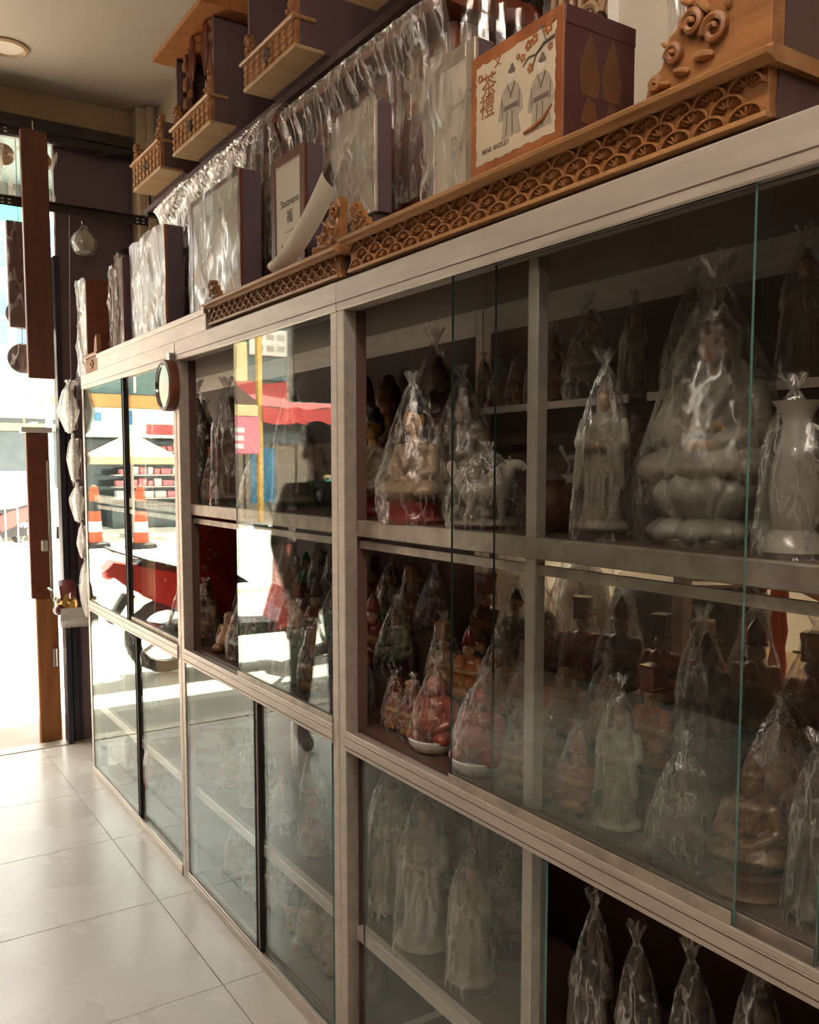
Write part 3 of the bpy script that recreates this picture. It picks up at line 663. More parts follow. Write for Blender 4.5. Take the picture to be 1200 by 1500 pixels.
e = [(0,1),(1,2),(2,3),(3,4),(4,5),(5,6),(2,7),(7,8),(8,9),(9,10),(2,11),(11,12),(12,13),(13,14),(0,15),(15,16),(16,17),(17,18),(0,19),(19,20),(20,21),(21,22)]
rd = [(0.16,0.12),(0.15,0.11),(0.17,0.12),0.07,0.055,(0.085,0.10),(0.07,0.085),0.065,0.048,0.038,0.035,0.065,0.048,0.038,0.035,0.10,0.07,0.045,0.04,0.10,0.07,0.045,0.04]
me = skinned('body', v, e, rd, 'cloth_green', t)
for k in ('cloth_green', 'cloth_dark', 'skin', 'rubber'): me.materials.append(M[k])
for pg in me.polygons:
    z, x = pg.center.z, abs(pg.center.x)
    pg.material_index = 2 if (z > 1.46 or (x > 0.16 and z < 1.12 and z > 0.7)) else 3 if z < 0.09 else 0 if z > 0.93 else 1
link('body', me, 'skin', t)
part('hair', MB().ball((-1.16, 4.27, 1.69), (0.095, 0.11, 0.09)), 'hair_black', t, True)
for s in (-1, 1):
    hb = MB().ball((-1.16+s*0.205, 4.25-0.135, 0.79), (0.022, 0.04, 0.05))
    for f in range(4): hb.tube([(-1.16+s*0.205, 4.25-0.165+f*0.02, 0.76), (-1.16+s*0.203, 4.25-0.17+f*0.02, 0.70+0.006*abs(f-1.5)), (-1.16+s*0.198, 4.25-0.165+f*0.02, 0.67)], [0.009, 0.0085, 0.007], 6)
    hb.tube([(-1.16+s*0.20, 4.25-0.17, 0.80), (-1.16+s*0.195, 4.25-0.195, 0.76), (-1.16+s*0.19, 4.25-0.195, 0.73)], [0.011, 0.009, 0.008], 6)
    part('hand', hb, 'skin', t, True)
part('nose', MB().ball((-1.16, 4.25-0.105, 1.60), (0.014, 0.02, 0.024)), 'skin', t, True)
for s in (-1, 1):
    part('ear', MB().ball((-1.16+s*0.086, 4.25, 1.60), (0.012, 0.022, 0.032)), 'skin', t, True)
    part('eye', MB().ball((-1.16+s*0.034, 4.25-0.094, 1.625), (0.014, 0.01, 0.007)), 'hair_black', t, True)
part('mouth', MB().ball((-1.16, 4.25-0.094, 1.555), (0.026, 0.01, 0.006)), 'lacquer_red', t, True)
t.location.z = -0.018                                               # soles on the tiles
# dark glass panel that hangs from the ceiling over the aisle
t = thing('hanging_display_panel', 'dark framed glass panel hanging from the ceiling near the doorway', 'display panel', (-1.75, 4.55, 3.45))
part('screen', MB().box((-2.5, 4.55, 1.92), (-1.18, 4.60, 2.72), 0.004), 'dark_glass', t)
for a, b in (((-2.53, 4.54, 1.88), (-1.15, 4.61, 1.92)), ((-2.53, 4.54, 2.72), (-1.15, 4.61, 2.76)), ((-2.53, 4.54, 1.92), (-2.5, 4.61, 2.72)), ((-1.18, 4.54, 1.92), (-1.15, 4.61, 2.72))):
    part('frame_bar', MB().box(a, b, 0.003), 'lacquer_black', t)
for x in (-2.3, -1.4): part('hanger_rod', MB().tube([(x, 4.575, 2.76), (x, 4.575, 3.45)], 0.008, 8), 'slotted_steel', t)

# ceiling downlights, then unseen tube lamps added to brighten the interior
for k, (x, y) in enumerate(((-0.273, 4.60), (-1.6, 4.60), (-1.0, 2.4), (-2.2, 2.4))):
    t = thing('downlight', ('round recessed downlight in the ceiling by the doorway beam', 'round recessed downlight above the aisle near the hanging panel', 'round recessed downlight over the middle of the aisle', 'round recessed downlight towards the far side wall')[k], 'downlight', (x, y, 3.45))
    part('ring', MB().lathe([(0.10, 0.0), (0.10, -0.008), (0.085, -0.014), (0.075, -0.006)], (x, y, 3.45), 32, cap=False), 'wood_pale', t, True)
    part('lens', MB().lathe([(0.001, -0.005), (0.078, -0.005)], (x, y, 3.45), 32, cap=False), 'downlight_off', t)
for k, (x, y) in enumerate(((-2.3, 0.2), (-0.9, 0.6), (-0.9, -1.4), (1.9, 2.2))):
    t = thing('fill_tube_lamp', ('added ceiling fill tube towards the side wall of the shop', 'added ceiling fill tube above the nearest cabinet', 'added ceiling fill tube deepest in the shop', 'added ceiling fill tube behind the cabinets')[k], 'lamp', (x, y, 3.45))
    part('housing', MB().box((x-0.05, y-0.62, 3.40), (x+0.05, y+0.62, 3.45), 0.004), 'white_plastic', t)
    part('tube', MB().tube([(x, y-0.6, 3.37), (x, y+0.6, 3.37)], 0.022, 12), 'fill_tube_light', t)

# ------------------------------------------------------------------ carved altars on top of the cabinets
def scale_mesh(w, h):
    """one carved wave scale: raised arch with fan ribs, in the y-z plane, standing proud towards -x"""
    mb = MB(); n = 9
    for ro, ri, th in ((1.0, 0.82, 0.0065),):
        vs_ = []
        for k in range(n+1):
            a = math.pi*k/n; c, s = math.cos(a), math.sin(a)
            for r_, x in ((ro, 0.0), (ro*0.97, -th), (ri*1.04, -th), (ri, 0.0)): vs_.append((x, c*r_*w/2, s*r_*h))
        mb.add(vs_, [(4*k+i, 4*k+i+1, 4*k+5+i, 4*k+4+i) for k in range(n) for i in range(3)])
    for k in range(7):
        a = math.pi*(0.11+0.13*k); c, s = math.cos(a), math.sin(a); px, pz = -s, c
        vs_ = []
        for r_, g in ((0.22, 0.035), (0.78, 0.085)):
            for sd, x in ((-1, 0.0), (0, -0.0055), (1, 0.0)): vs_.append((x, (c*r_)*w/2+px*sd*g*w/2, (s*r_)*h+pz*sd*g*h))
        mb.add(vs_, [(0, 1, 4, 3), (1, 2, 5, 4)])
    return mb.mesh('scale', smooth=False)
def scroll(cx_, cy_, cz_, r, turns=1.6, flip=1, th=0.009):
    pts = []
    for k in range(22):
        f = k/21; a = f*turns*2*math.pi; rr = r*(1-0.85*f)
        pts.append((cx_-0.004-0.006*f, cy_+flip*rr*math.cos(a), cz_+rr*math.sin(a)))
    return MB().tube(pts, [th*(1-0.5*k/21) for k in range(22)], 6)
def wing(parent, x, ya, yb, z0, h, high_end, name='carved_wing'):
    """stepped, scrolled end bracket standing on the ledge; high at high_end"""
    L = abs(yb-ya); s = 1 if high_end == 'a' else -1; o = ya if high_end == 'a' else yb
    prof = [(0, 0), (0, 1), (0.28, 0.96), (0.34, 0.74), (0.50, 0.68), (0.56, 0.48), (0.72, 0.42), (0.80, 0.22), (0.95, 0.14), (1.0, 0)]
    w_ = part(name, MB().prism([(o+s*u*L, z0+v*h) for u, v in prof], x, x+0.018, 'x'), 'wood_carved', parent)
    for u, v, r in ((0.17, 0.70, 0.15), (0.20, 0.30, 0.14), (0.44, 0.42, 0.12), (0.64, 0.26, 0.09), (0.84, 0.10, 0.06)):
        part('scroll', scroll(x, o+s*u*L, z0+v*h, r*min(L, h*1.2), 1.5, s, 0.035*h), 'wood_carved', w_, True)
    for u, v, a, l in ((0.05, 0.88, 1.2, 0.20), (0.30, 0.86, 0.3, 0.16), (0.34, 0.52, 0.9, 0.20), (0.08, 0.48, 1.5, 0.18), (0.32, 0.16, 0.2, 0.22), (0.52, 0.60, 0.5, 0.14), (0.56, 0.12, 0.3, 0.18), (0.74, 0.36, 0.8, 0.12), (0.76, 0.08, 0.2, 0.14), (0.90, 0.12, 0.6, 0.08)):
        q = l*min(L, h*1.2); m4 = Matrix.Translation((x-0.002, o+s*u*L, z0+v*h)) @ Matrix.Rotation(a*s, 4, 'X')
        part('leaf', MB().ball((0, 0, 0), (0.05*h, q*0.55, q*0.20), 10, mat=m4), 'wood_ledge', w_, True)
    return w_
def altar(label, y0, y1, zb, zl, n, ledge_over, x=0.0, plinth=0.016):
    t = thing('carved_altar_table', label, 'altar', (0.2, (y0+y1)/2, Z_B1), 'carved altars on the cabinet tops')
    part('plinth', MB().box((x+0.02, y0+0.01, Z_B1), (0.44, y1-0.01, Z_B1+plinth)), 'wood_side', t)  # recessed dark board, the shadow gap under the altar put into its colour
    zp = Z_B1+plinth
    fr = part('front_panel', MB().box((x+0.002, y0+0.002, zp), (x+0.02, y1-0.002, zl-0.022), 0.001), 'wood_carved', t)
    part('bottom_lip', MB().box((x-0.006, y0, zp-0.003), (x+0.01, y1, zp+0.005), 0.001), 'wood_ledge', t)
    part('side_board', MB().box((x+0.02, y0, zp), (0.44, y0+0.014, zl-0.022)), 'wood_side', t)
    part('side_board', MB().box((x+0.02, y1-0.014, zp), (0.44, y1, zl-0.022)), 'wood_side', t)
    a, b = y0-ledge_over, y1+ledge_over
    part('ledge', MB().prism([(x-0.004, zl-0.022), (x-0.012, zl-0.018), (x-0.024, zl-0.016), (x-0.026, zl-0.010), (x-0.014, zl-0.006), (x-0.010, zl), (0.44, zl), (0.44, zl-0.022)], a, b, 'y'), 'wood_ledge', t)
    H = (zl-0.022)-(zp+0.004); rows = 3; pitch = (y1-y0-0.01)/n; sm = scale_mesh(pitch*1.02, H/rows*1.12)
    for r_ in range(rows):
        for k in range(n - (r_ % 2)):
            yy = y0+0.005+pitch*(k+0.5+(0.5 if r_ % 2 else 0.0))
            link('scale', sm, 'wood_carved', fr, (x+0.002-0.2, yy-(y0+y1)/2, zp+0.004+r_*H/rows-Z_B1))
    return t
t = altar('long carved altar with wave-scale front and scrolled end wings carrying the red tea box', 0.748, 1.862, 1.968, 2.052, 19, 0.012)
wing(t, 0.005, 0.805, 0.965, 2.052, 0.19, 'a'); wing(t, 0.005, 1.775, 1.862, 2.052, 0.075, 'b')
part('corner_post', MB().box((0.0, 0.748, 2.052), (0.03, 0.805, 2.62), 0.002), 'wood_carved', t)
part('side_wall', MB().box((0.03, 0.748, 2.052), (0.50, 0.764, 2.62)), 'wood_side', t)
t = altar('shorter carved altar with fine scale front on the middle cabinet', 1.912, 2.775, 1.958, 2.040, 20, 0.016)
wing(t, 0.005, 1.912, 2.065, 2.040, 0.115, 'a'); wing(t, 0.005, 2.70, 2.785, 2.040, 0.07, 'b')
# aluminium tray under the far pictures and the little carved drawer at its end
t = thing('aluminium_tray', 'long aluminium tray on top of the cabinet by the doorway', 'tray', (0.2, 3.4, Z_B1))
part('base', MB().box((0.0, 2.80, Z_B1), (0.42, 4.18, Z_B1+0.010)), 'aluminium', t)
part('front_lip', MB().box((-0.006, 2.80, Z_B1), (0.0, 4.18, 2.012), 0.001).box((-0.012, 2.80, 2.006), (0.004, 4.18, 2.024), 0.002), 'aluminium', t)
part('end_lip', MB().box((0.0, 2.80, Z_B1+0.01), (0.42, 2.806, 2.012)), 'aluminium', t)
t = thing('small_carved_box', 'small carved wooden box with a flower boss at the cabinet corner', 'box', (0.1, 4.30, Z_B1))
bd = part('body', MB().box((0.0, 4.19, Z_B1), (0.2, 4.43, 2.025), 0.003), 'wood_carved', t)
part('lid', MB().box((-0.01, 4.185, 2.025), (0.21, 4.435, 2.04), 0.003), 'wood_ledge', t)
for k in range(6):
    a = k*math.pi/3; part('petal', MB().ball((-0.002, 4.31+0.022*math.cos(a), 1.99+0.014*math.sin(a)), (0.006, 0.013, 0.008), 8), 'wood_ledge', bd, True)
part('boss', MB().ball((-0.002, 4.31, 1.99), (0.01, 0.012, 0.009), 8), 'wood_side', bd, True)
part('finial', MB().prism([(4.21, 2.04), (4.27, 2.04), (4.25, 2.10), (4.22, 2.12)], 0.0, 0.02, 'x'), 'wood_carved', t)

# ------------------------------------------------------------------ framed pictures wrapped in film
def crumple(x, y0, y1, z0, z1, amp, seed, flare=0.0):
    """a loose sheet of film over a flat front, bellying out towards the aisle"""
    rr = random.Random(seed); ph = [rr.uniform(0, 6.3) for _ in range(8)]
    def fn(u, v):
        y = y1+(y0-y1)*u; z = z0+(z1-z0)*v
        k1 = 1-abs(math.sin(5*u+2.3*v+ph[0])); k2 = 1-abs(math.sin(3.2*u-6*v+ph[1])); k3 = 1-abs(math.sin(13*u+5*v+ph[2]+2*math.sin(3*v)))
        d = 0.9*k1**3+0.8*k2**3+0.5*k3**2+0.25*math.sin(7*u+5*v+ph[3])
        return (x-0.004-amp*(0.15+0.6*d)*min(1, 6*min(u, 1-u)+0.1), y+flare*(1-v)*(0.5-u)*2+0.006*math.sin(11*v+ph[4]), z+0.004*math.sin(13*u+ph[5]))
    return MB().grid(fn, 56, 56)
def picture(label, y0, y1, z0, z1, x, depth, frame, wrap, marks=None, amp=0.012, seed=1, fw=0.022, face='picture_paper'):
    t = thing('framed_picture', label, 'picture', (x, (y0+y1)/2, z0), 'wrapped framed pictures on the cabinet tops')
    part('case', MB().box((x+0.006, y0, z0), (x+depth, y1, z1), 0.003), 'dark_panel', t)
    for a, b in (((x, y0, z0), (x+0.012, y0+fw, z1)), ((x, y1-fw, z0), (x+0.012, y1, z1)), ((x, y0+fw, z1-fw), (x+0.012, y1-fw, z1)), ((x, y0+fw, z0), (x+0.012, y1-fw, z0+fw))):
        part('frame_bar', MB().box(a, b, 0.002), frame, t)
    pg = part('paper', MB().box((x+0.003, y0+fw, z0+fw), (x+0.007, y1-fw, z1-fw)), face, t)
    for s, u, v, size, mt in (marks or []):
        text('print', s, size, mt, pg, face_aisle(x+0.0022, y1+(y0-y1)*u, z0+(z1-z0)*v))
    if wrap: part('plastic_wrap', crumple(x, y0-0.01, y1+0.01, z0+0.002, z1+0.004, amp, seed), wrap, t, True)
    return t
picture('wide picture thickly wrapped in wrinkled film, on the aluminium tray', 3.46, 3.91, 1.962, 2.45, 0.08, 0.075, 'wood_orange', 'wrap', None, 0.018, 3)
picture('brown framed certificate in loose film, tallest on the middle cabinet', 2.71, 3.17, 2.041, 2.455, 0.08, 0.075, 'wood_red', 'bag', [('ชย', 0.62, 0.78, 0.03, 'ink_grey'), ('福', 0.72, 0.60, 0.05, 'ink_grey'), ('—', 0.72, 0.46, 0.05, 'ink_grey'), ('CERTIFY', 0.70, 0.28, 0.035, 'ink_grey'), ('mark', 0.3, 0.22, 0.035, 'ink_grey')], 0.012, 5)
picture('narrow wooden framed print with dark lettering beside the rolled paper', 2.255, 2.475, 2.041, 2.40, 0.08, 0.06, 'wood_brown', None, [('Statmann', 0.55, 0.62, 0.032, 'ink'), ('福', 0.55, 0.50, 0.04, 'ink'), ('—', 0.55, 0.40, 0.05, 'ink_grey'), ('Unica', 0.55, 0.26, 0.05, 'ink')], fw=0.03)
picture('small silver framed picture under milky film above the carved wing', 1.88, 2.075, 2.125, 2.385, 0.08, 0.05, 'aluminium', 'wrap', None, 0.014, 9, fw=0.025)
part('foot_block', MB().box((0.09, 2.84, 1.962), (0.15, 3.14, 2.043)), 'wood_side', bpy.data.objects['framed_picture.001'])
part('stand_block', MB().box((0.09, 1.89, 2.041), (0.13, 2.07, 2.125)), 'wood_side', bpy.data.objects['framed_picture.003'])
picture('grey framed print half hidden behind the red tea box', 1.46, 1.63, 2.053, 2.36, 0.06, 0.05, 'aluminium_worn', 'bag_milky', [('一', 0.6, 0.62, 0.06, 'ink_grey'), ('BI', 0.62, 0.38, 0.05, 'ink_grey')], 0.012, 12, fw=0.03)
picture('pale framed print standing behind the red tea box', 1.06, 1.36, 2.053, 2.60, 0.32, 0.05, 'facade_white', None, [('寶', 0.3, 0.75, 0.05, 'ink_grey')], fw=0.03)
picture('brown framed board behind the scrolled wing of the long altar', 0.80, 0.96, 2.053, 2.60, 0.18, 0.05, 'wood_brown', 'bag_milky', None, 0.012, 14, fw=0.05)
t = thing('wrapped_board', 'tall board wrapped in clear film behind the scrolled wing', 'board', (0.2, 1.02, 2.053))
part('panel', MB().box((0.19, 1.0, 2.053), (0.22, 1.07, 2.60), 0.004), 'picture_paper', t)
part('plastic_wrap', crumple(0.185, 0.985, 1.085, 2.06, 2.6, 0.012, 31), 'bag_milky', t, True)

# rolled sheet of paper leaning on the narrow print
t = thing('rolled_paper', 'curled sheet of pale paper leaning on the middle altar ledge', 'paper', (0.03, 2.2, 2.041))
def curl(u, v):
    y = 2.34-0.30*u**0.8; z = 2.044+0.16*u**1.3
    w = (v-0.5)*0.055
    return (0.035-0.03*math.sin(math.pi*v)+0.02*u, y+w*0.6, z+0.0255+w*1.0+0.03*v*u)
part('sheet', MB().grid(curl, 20, 10), 'picture_paper', t, True)

# ------------------------------------------------------------------ the red tea box with its printed lid
def tea_box():
    x, y0, y1, z0, z1 = 0.005, 1.145, 1.398, 2.053, 2.275
    t = thing('tea_gift_box', 'red-brown cardboard box printed with two robed figures and a blossom branch', 'box', (x+0.1, (y0+y1)/2, z0))
    part('carton', MB().box((x+0.002, y0, z0), (x+0.17, y1, z1), 0.002), 'box_side', t)
    fb = part('front_border', MB().box((x, y0, z0), (x+0.004, y1, z1), 0.001), 'box_orange', t)
    # ragged cream panel
    rr = random.Random(4); pts = []; iy, iz = 0.018, 0.022
    def edge(a, b, n_):
        for k in range(n_):
            f = k/n_; pts.append((a[0]+(b[0]-a[0])*f+rr.uniform(-0.0022, 0.0022), a[1]+(b[1]-a[1])*f+rr.uniform(-0.0022, 0.0022)))
    c = [(y0+iy, z0+iz), (y1-iy, z0+iz), (y1-iy, z1-iz), (y0+iy, z1-iz)]
    for k in range(4): edge(c[k], c[(k+1) % 4], 22)
    pn = part('cream_panel', MB().prism(pts, x-0.0006, x+0.002, 'x'), 'box_cream', t)
    W_, H_ = y1-y0, z1-z0
    P = lambda u, v: (x-0.0012, y1-u*W_, z0+v*H_)
    text('print', '茶', 0.046, 'ink_brown', pn, face_aisle(x-0.001, y1-0.22*W_, z0+0.70*H_))
    text('print', '禮', 0.046, 'ink_brown', pn, face_aisle(x-0.001, y1-0.20*W_, z0+0.54*H_))
    text('print', '文', 0.022, 'ink_brown', pn, face_aisle(x-0.001, y1-0.32*W_, z0+0.86*H_))
    text('print', 'BEAR BIGELEY', 0.0125, 'ink', pn, face_aisle(x-0.001, y1-0.30*W_, z0+0.19*H_))
    part('seal', MB().tube([P(0.12+0.025*math.cos(a), 0.80+0.025*math.sin(a)) for a in [k*0.9 for k in range(8)]], 0.0016, 5), 'ink_brown', pn)
    # blossom branch
    part('branch', MB().tube([P(0.92, 0.80), P(0.82, 0.79), P(0.74, 0.74), P(0.66, 0.75), P(0.60, 0.70)], [0.0032, 0.0028, 0.002, 0.0016, 0.001], 6).tube([P(0.74, 0.74), P(0.70, 0.66), P(0.69, 0.64)], 0.0014, 5).tube([P(0.84, 0.79), P(0.80, 0.90), P(0.76, 0.95)], 0.0014, 5), 'ink', pn)
    for u, v, r in ((0.66, 0.84, 0.010), (0.60, 0.77, 0.008), (0.72, 0.86, 0.010), (0.80, 0.94, 0.007), (0.86, 0.88, 0.011), (0.90, 0.94, 0.008), (0.68, 0.66, 0.009), (0.88, 0.74, 0.007), (0.55, 0.80, 0.006)):
        mb = MB()
        for k in range(5):
            a = k*2*math.pi/5; q = P(u, v); mb.ball((q[0], q[1]+r*0.6*math.cos(a), q[2]+r*0.6*math.sin(a)), (0.0005, r*0.42, r*0.42), 8)
        part('blossom', mb, 'ink_brown', pn, True)
    # two robed figures in grey line and wash
    for u0, dv in ((0.47, 0.05), (0.79, 0.0)):
        robe = [(u0-0.03, 0.585+dv), (u0-0.085, 0.55+dv), (u0-0.125, 0.44+dv), (u0-0.14, 0.33+dv), (u0-0.085, 0.31+dv), (u0-0.105, 0.17+dv), (u0+0.11, 0.17+dv), (u0+0.08, 0.31+dv), (u0+0.135, 0.34+dv), (u0+0.12, 0.45+dv), (u0+0.08, 0.55+dv), (u0+0.035, 0.585+dv)]
        f_ = part('figure_print', MB().prism([(y1-u*W_, z0+v*H_) for u, v in robe], x-0.0009, x-0.0005, 'x'), 'ink_grey', pn)
        q = P(u0, 0.64+dv)
        part('face_print', MB().ball(q, (0.0006, 0.011, 0.013), 12), 'picture_paper', f_, True)
        part('hair_print', MB().ball(P(u0+0.008, 0.672+dv), (0.0007, 0.0105, 0.0075), 12).ball(P(u0+0.012, 0.708+dv), (0.0007, 0.005, 0.005), 10), 'ink', f_, True)
        part('collar_lines', MB().tube([P(u0-0.04, 0.58+dv), P(u0+0.005, 0.48+dv)], 0.0011, 5).tube([P(u0+0.045, 0.58+dv), P(u0-0.005, 0.47+dv)], 0.0011, 5), 'ink', f_)
        part('sash', MB().box((x-0.0016, y1-(u0+0.075)*W_, z0+(0.385+dv)*H_), (x-0.0008, y1-(u0-0.075)*W_, z0+(0.42+dv)*H_)), 'ink', f_)
        part('fold_lines', MB().tube([P(u0-0.035, 0.37+dv), P(u0-0.05, 0.19+dv)], 0.0008, 5).tube([P(u0+0.015, 0.37+dv), P(u0+0.02, 0.19+dv)], 0.0008, 5).tube([P(u0-0.10, 0.50+dv), P(u0-0.09, 0.34+dv)], 0.0008, 5).tube([P(u0+0.095, 0.50+dv), P(u0+0.09, 0.36+dv)], 0.0008, 5), 'ink', f_)
    part('boat_print', MB().tube([P(0.62, 0.19), P(0.72, 0.20), P(0.82, 0.23), P(0.90, 0.31)], [0.003, 0.0042, 0.004, 0.0015], 6), 'ink_brown', pn)
    # bronze figures printed on the end of the carton
    for xx in (x+0.062, x+0.115):
        part('end_print', MB().prism([(xx-0.02, z0+0.085), (xx-0.026, z0+0.125), (xx-0.012, z0+0.165), (xx, z0+0.19), (xx+0.014, z0+0.155), (xx+0.024, z0+0.115), (xx+0.018, z0+0.085)], y0-0.0006, y0+0.001, 'y'), 'box_bronze', t)
        part('end_print', MB().prism([(xx-0.022, z0+0.04), (xx-0.006, z0+0.085), (xx+0.012, z0+0.075), (xx+0.02, z0+0.04)], y0-0.0006, y0+0.001, 'y'), 'box_bronze', t)
    part('lid_edge', MB().box((x+0.004, y0-0.001, z1-0.03), (x+0.17, y1+0.001, z1+0.001), 0.001), 'box_side', t)
tea_box()

# ------------------------------------------------------------------ film-wrapped shrines behind the pictures
def shrine(label, y0, y1, zb, zt, style, seed):
    t = thing('wrapped_shrine', label, 'shrine', (0.3, (y0+y1)/2, zb), 'shrines wrapped in plastic film')
    bx0 = 0.255
    part('body', MB().box((bx0, y0+0.05, zb), (0.50, y1-0.05, zt-0.06), 0.004), 'wood_red', t)
    part('base_moulding', MB().box((bx0-0.02, y0+0.03, zb), (0.50, y1-0.03, zb+0.05), 0.006), 'wood_red', t)
    part('roof', MB().prism([(0.175, zt-0.055), (0.175, zt-0.03), (0.33, zt), (0.50, zt), (0.50, zt-0.06), (bx0, zt-0.06)], y0, y1, 'y'), 'wood_red', t)
    n = max(2, int((y1-y0)/0.22))
    for k in range(n+1):
        yy = y0+0.06+(y1-y0-0.12)*k/n
        part('column', MB().lathe([(0.016, 0), (0.012, 0.06), (0.010, 0.2), (0.013, zt-zb-0.16), (0.018, zt-zb-0.12)], (bx0-0.014, yy, zb+0.05), 10), 'wood_red', t, True)
    for k in range(n):
        yy = y0+0.06+(y1-y0-0.12)*(k+0.5)/n
        fp = part('fretwork_panel', MB().box((bx0-0.012, yy-0.09, zt-0.22), (bx0, yy+0.09, zt-0.07), 0.003), 'wood_carved', t)
        for i in range(3): part('scroll', scroll(bx0-0.014, yy-0.06+0.06*i, zt-0.15, 0.03, 1.4, (-1)**i, 0.006), 'wood_carved', fp, True)
    rr = random.Random(seed); ph = [rr.uniform(0, 6.3) for _ in range(10)]
    # the film: over the roof, round the eave and hanging loose down the front
    path = [(0.49, zt+0.012), (0.34, zt+0.012), (0.173, zt-0.022), (0.167, zt-0.055), (0.190, zt-0.12), (0.205, zt-0.22), (0.205, zt-0.33), (0.22, zt-0.45)]
    def cross(v):
        f = v*(len(path)-1); k = min(int(f), len(path)-2); f -= k
        return [path[k][i]*(1-f)+path[k+1][i]*f for i in (0, 1)]
    def fn(u, v):
        x, z = cross(v); y = y1+0.012+(y0-y1-0.024)*u
        if style == 'fan':
            ang = math.atan2(v*0.9, (1.02-u)*1.3+0.06)
            d = 2.2*(1-abs(math.sin(24*ang+ph[0]+0.6*math.sin(5*u))))**2-0.4+0.5*(1-abs(math.sin(41*ang+ph[1]+2*u)))
            a = 0.012*min(1.0, 0.25+2*v)
            loose = max(0, v-0.45)*0.02*math.sin(9*u+ph[2])
        else:
            d = 2.0*(1-abs(math.sin(35*u+ph[0]+1.5*math.sin(5*v+ph[3]))))**2-0.5+0.8*(1-abs(math.sin(62*u+ph[1]+2*v)))**2
            if v < 0.32: d = 0.8*math.sin(60*v+2*math.sin(3*u)+ph[4])+0.3*d
            a = 0.010; loose = max(0, v-0.4)*0.04*math.sin(11*u+ph[2]+3*v)
        lift = 0.0 if v < 0.9 else 0.0
        if v < 0.28: return (x, y, z+a*0.7*(d+1.2)+lift)
        return (x-a*(d*0.6+0.6)-loose, y+0.004*math.sin(7*v+ph[5]), z+0.01*math.sin(12*u+ph[6])*(v > 0.9))
    part('plastic_wrap', MB().grid(fn, 220, 56), 'wrap_clear', t, True)
    def endf(u, v):
        z = zt-0.03-(0.50)*v; x = 0.21+0.28*u
        d = math.sin(37*u+ph[7]+4*v)+0.6*math.sin(71*u+9*v+ph[8])
        return (x, y0-0.006-0.008*(d+1)-0.02*v*abs(math.sin(4*v+ph[9])), z)
    part('plastic_wrap', MB().grid(endf, 40, 36), 'bag', t, True)
    return t
shrine('long red wooden shrine under pleated clear film, nearer the doorway', 2.64, 3.80, Z_B1+0.10, 2.645, 'fan', 2)
shrine('carved wooden shrine under hanging folds of clear film, behind the small silver picture', 1.72, 2.588, Z_B1+0.10, 2.625, 'hang', 6)
solo('shrine_riser', MB().box((0.26, 1.93, 2.04), (0.43, 2.62, 2.0518)), 'wood_side', 'thin dark riser board under the shrine with hanging film', 'board', None, (0.34, 2.3, 2.04))
solo('shrine_riser', MB().box((0.26, 2.81, 1.962), (0.41, 3.79, 2.0518)), 'wood_side', 'deep dark riser board on the tray under the long red shrine', 'board', None, (0.34, 3.3, 1.962))
# shrine of pale carved ribs beyond the tea box, wrapped like the others
t = thing('wrapped_lattice_screen', 'pale carved screen with tall ribs in film above the tea box', 'screen', (0.42, 1.5, 2.053))
part('board', MB().box((0.43, 1.36, 2.053), (0.46, 1.645, 2.70), 0.004), 'wood_red', t)
for k in range(9): part('rib', MB().tube([(0.42+0.006*math.sin(k), 1.375+0.032*k, 2.1), (0.415, 1.38+0.032*k+0.006*math.sin(3*k), 2.45), (0.42, 1.375+0.032*k, 2.69)], 0.007, 6), 'wood_pale', t, True)
for k in range(3): part('scroll', scroll(0.415, 1.43+0.08*k, 2.50, 0.035, 1.5, (-1)**k, 0.009), 'wood_pale', t, True)
part('plastic_wrap', crumple(0.405, 1.35, 1.65, 2.07, 2.685, 0.012, 77), 'bag', t, True)

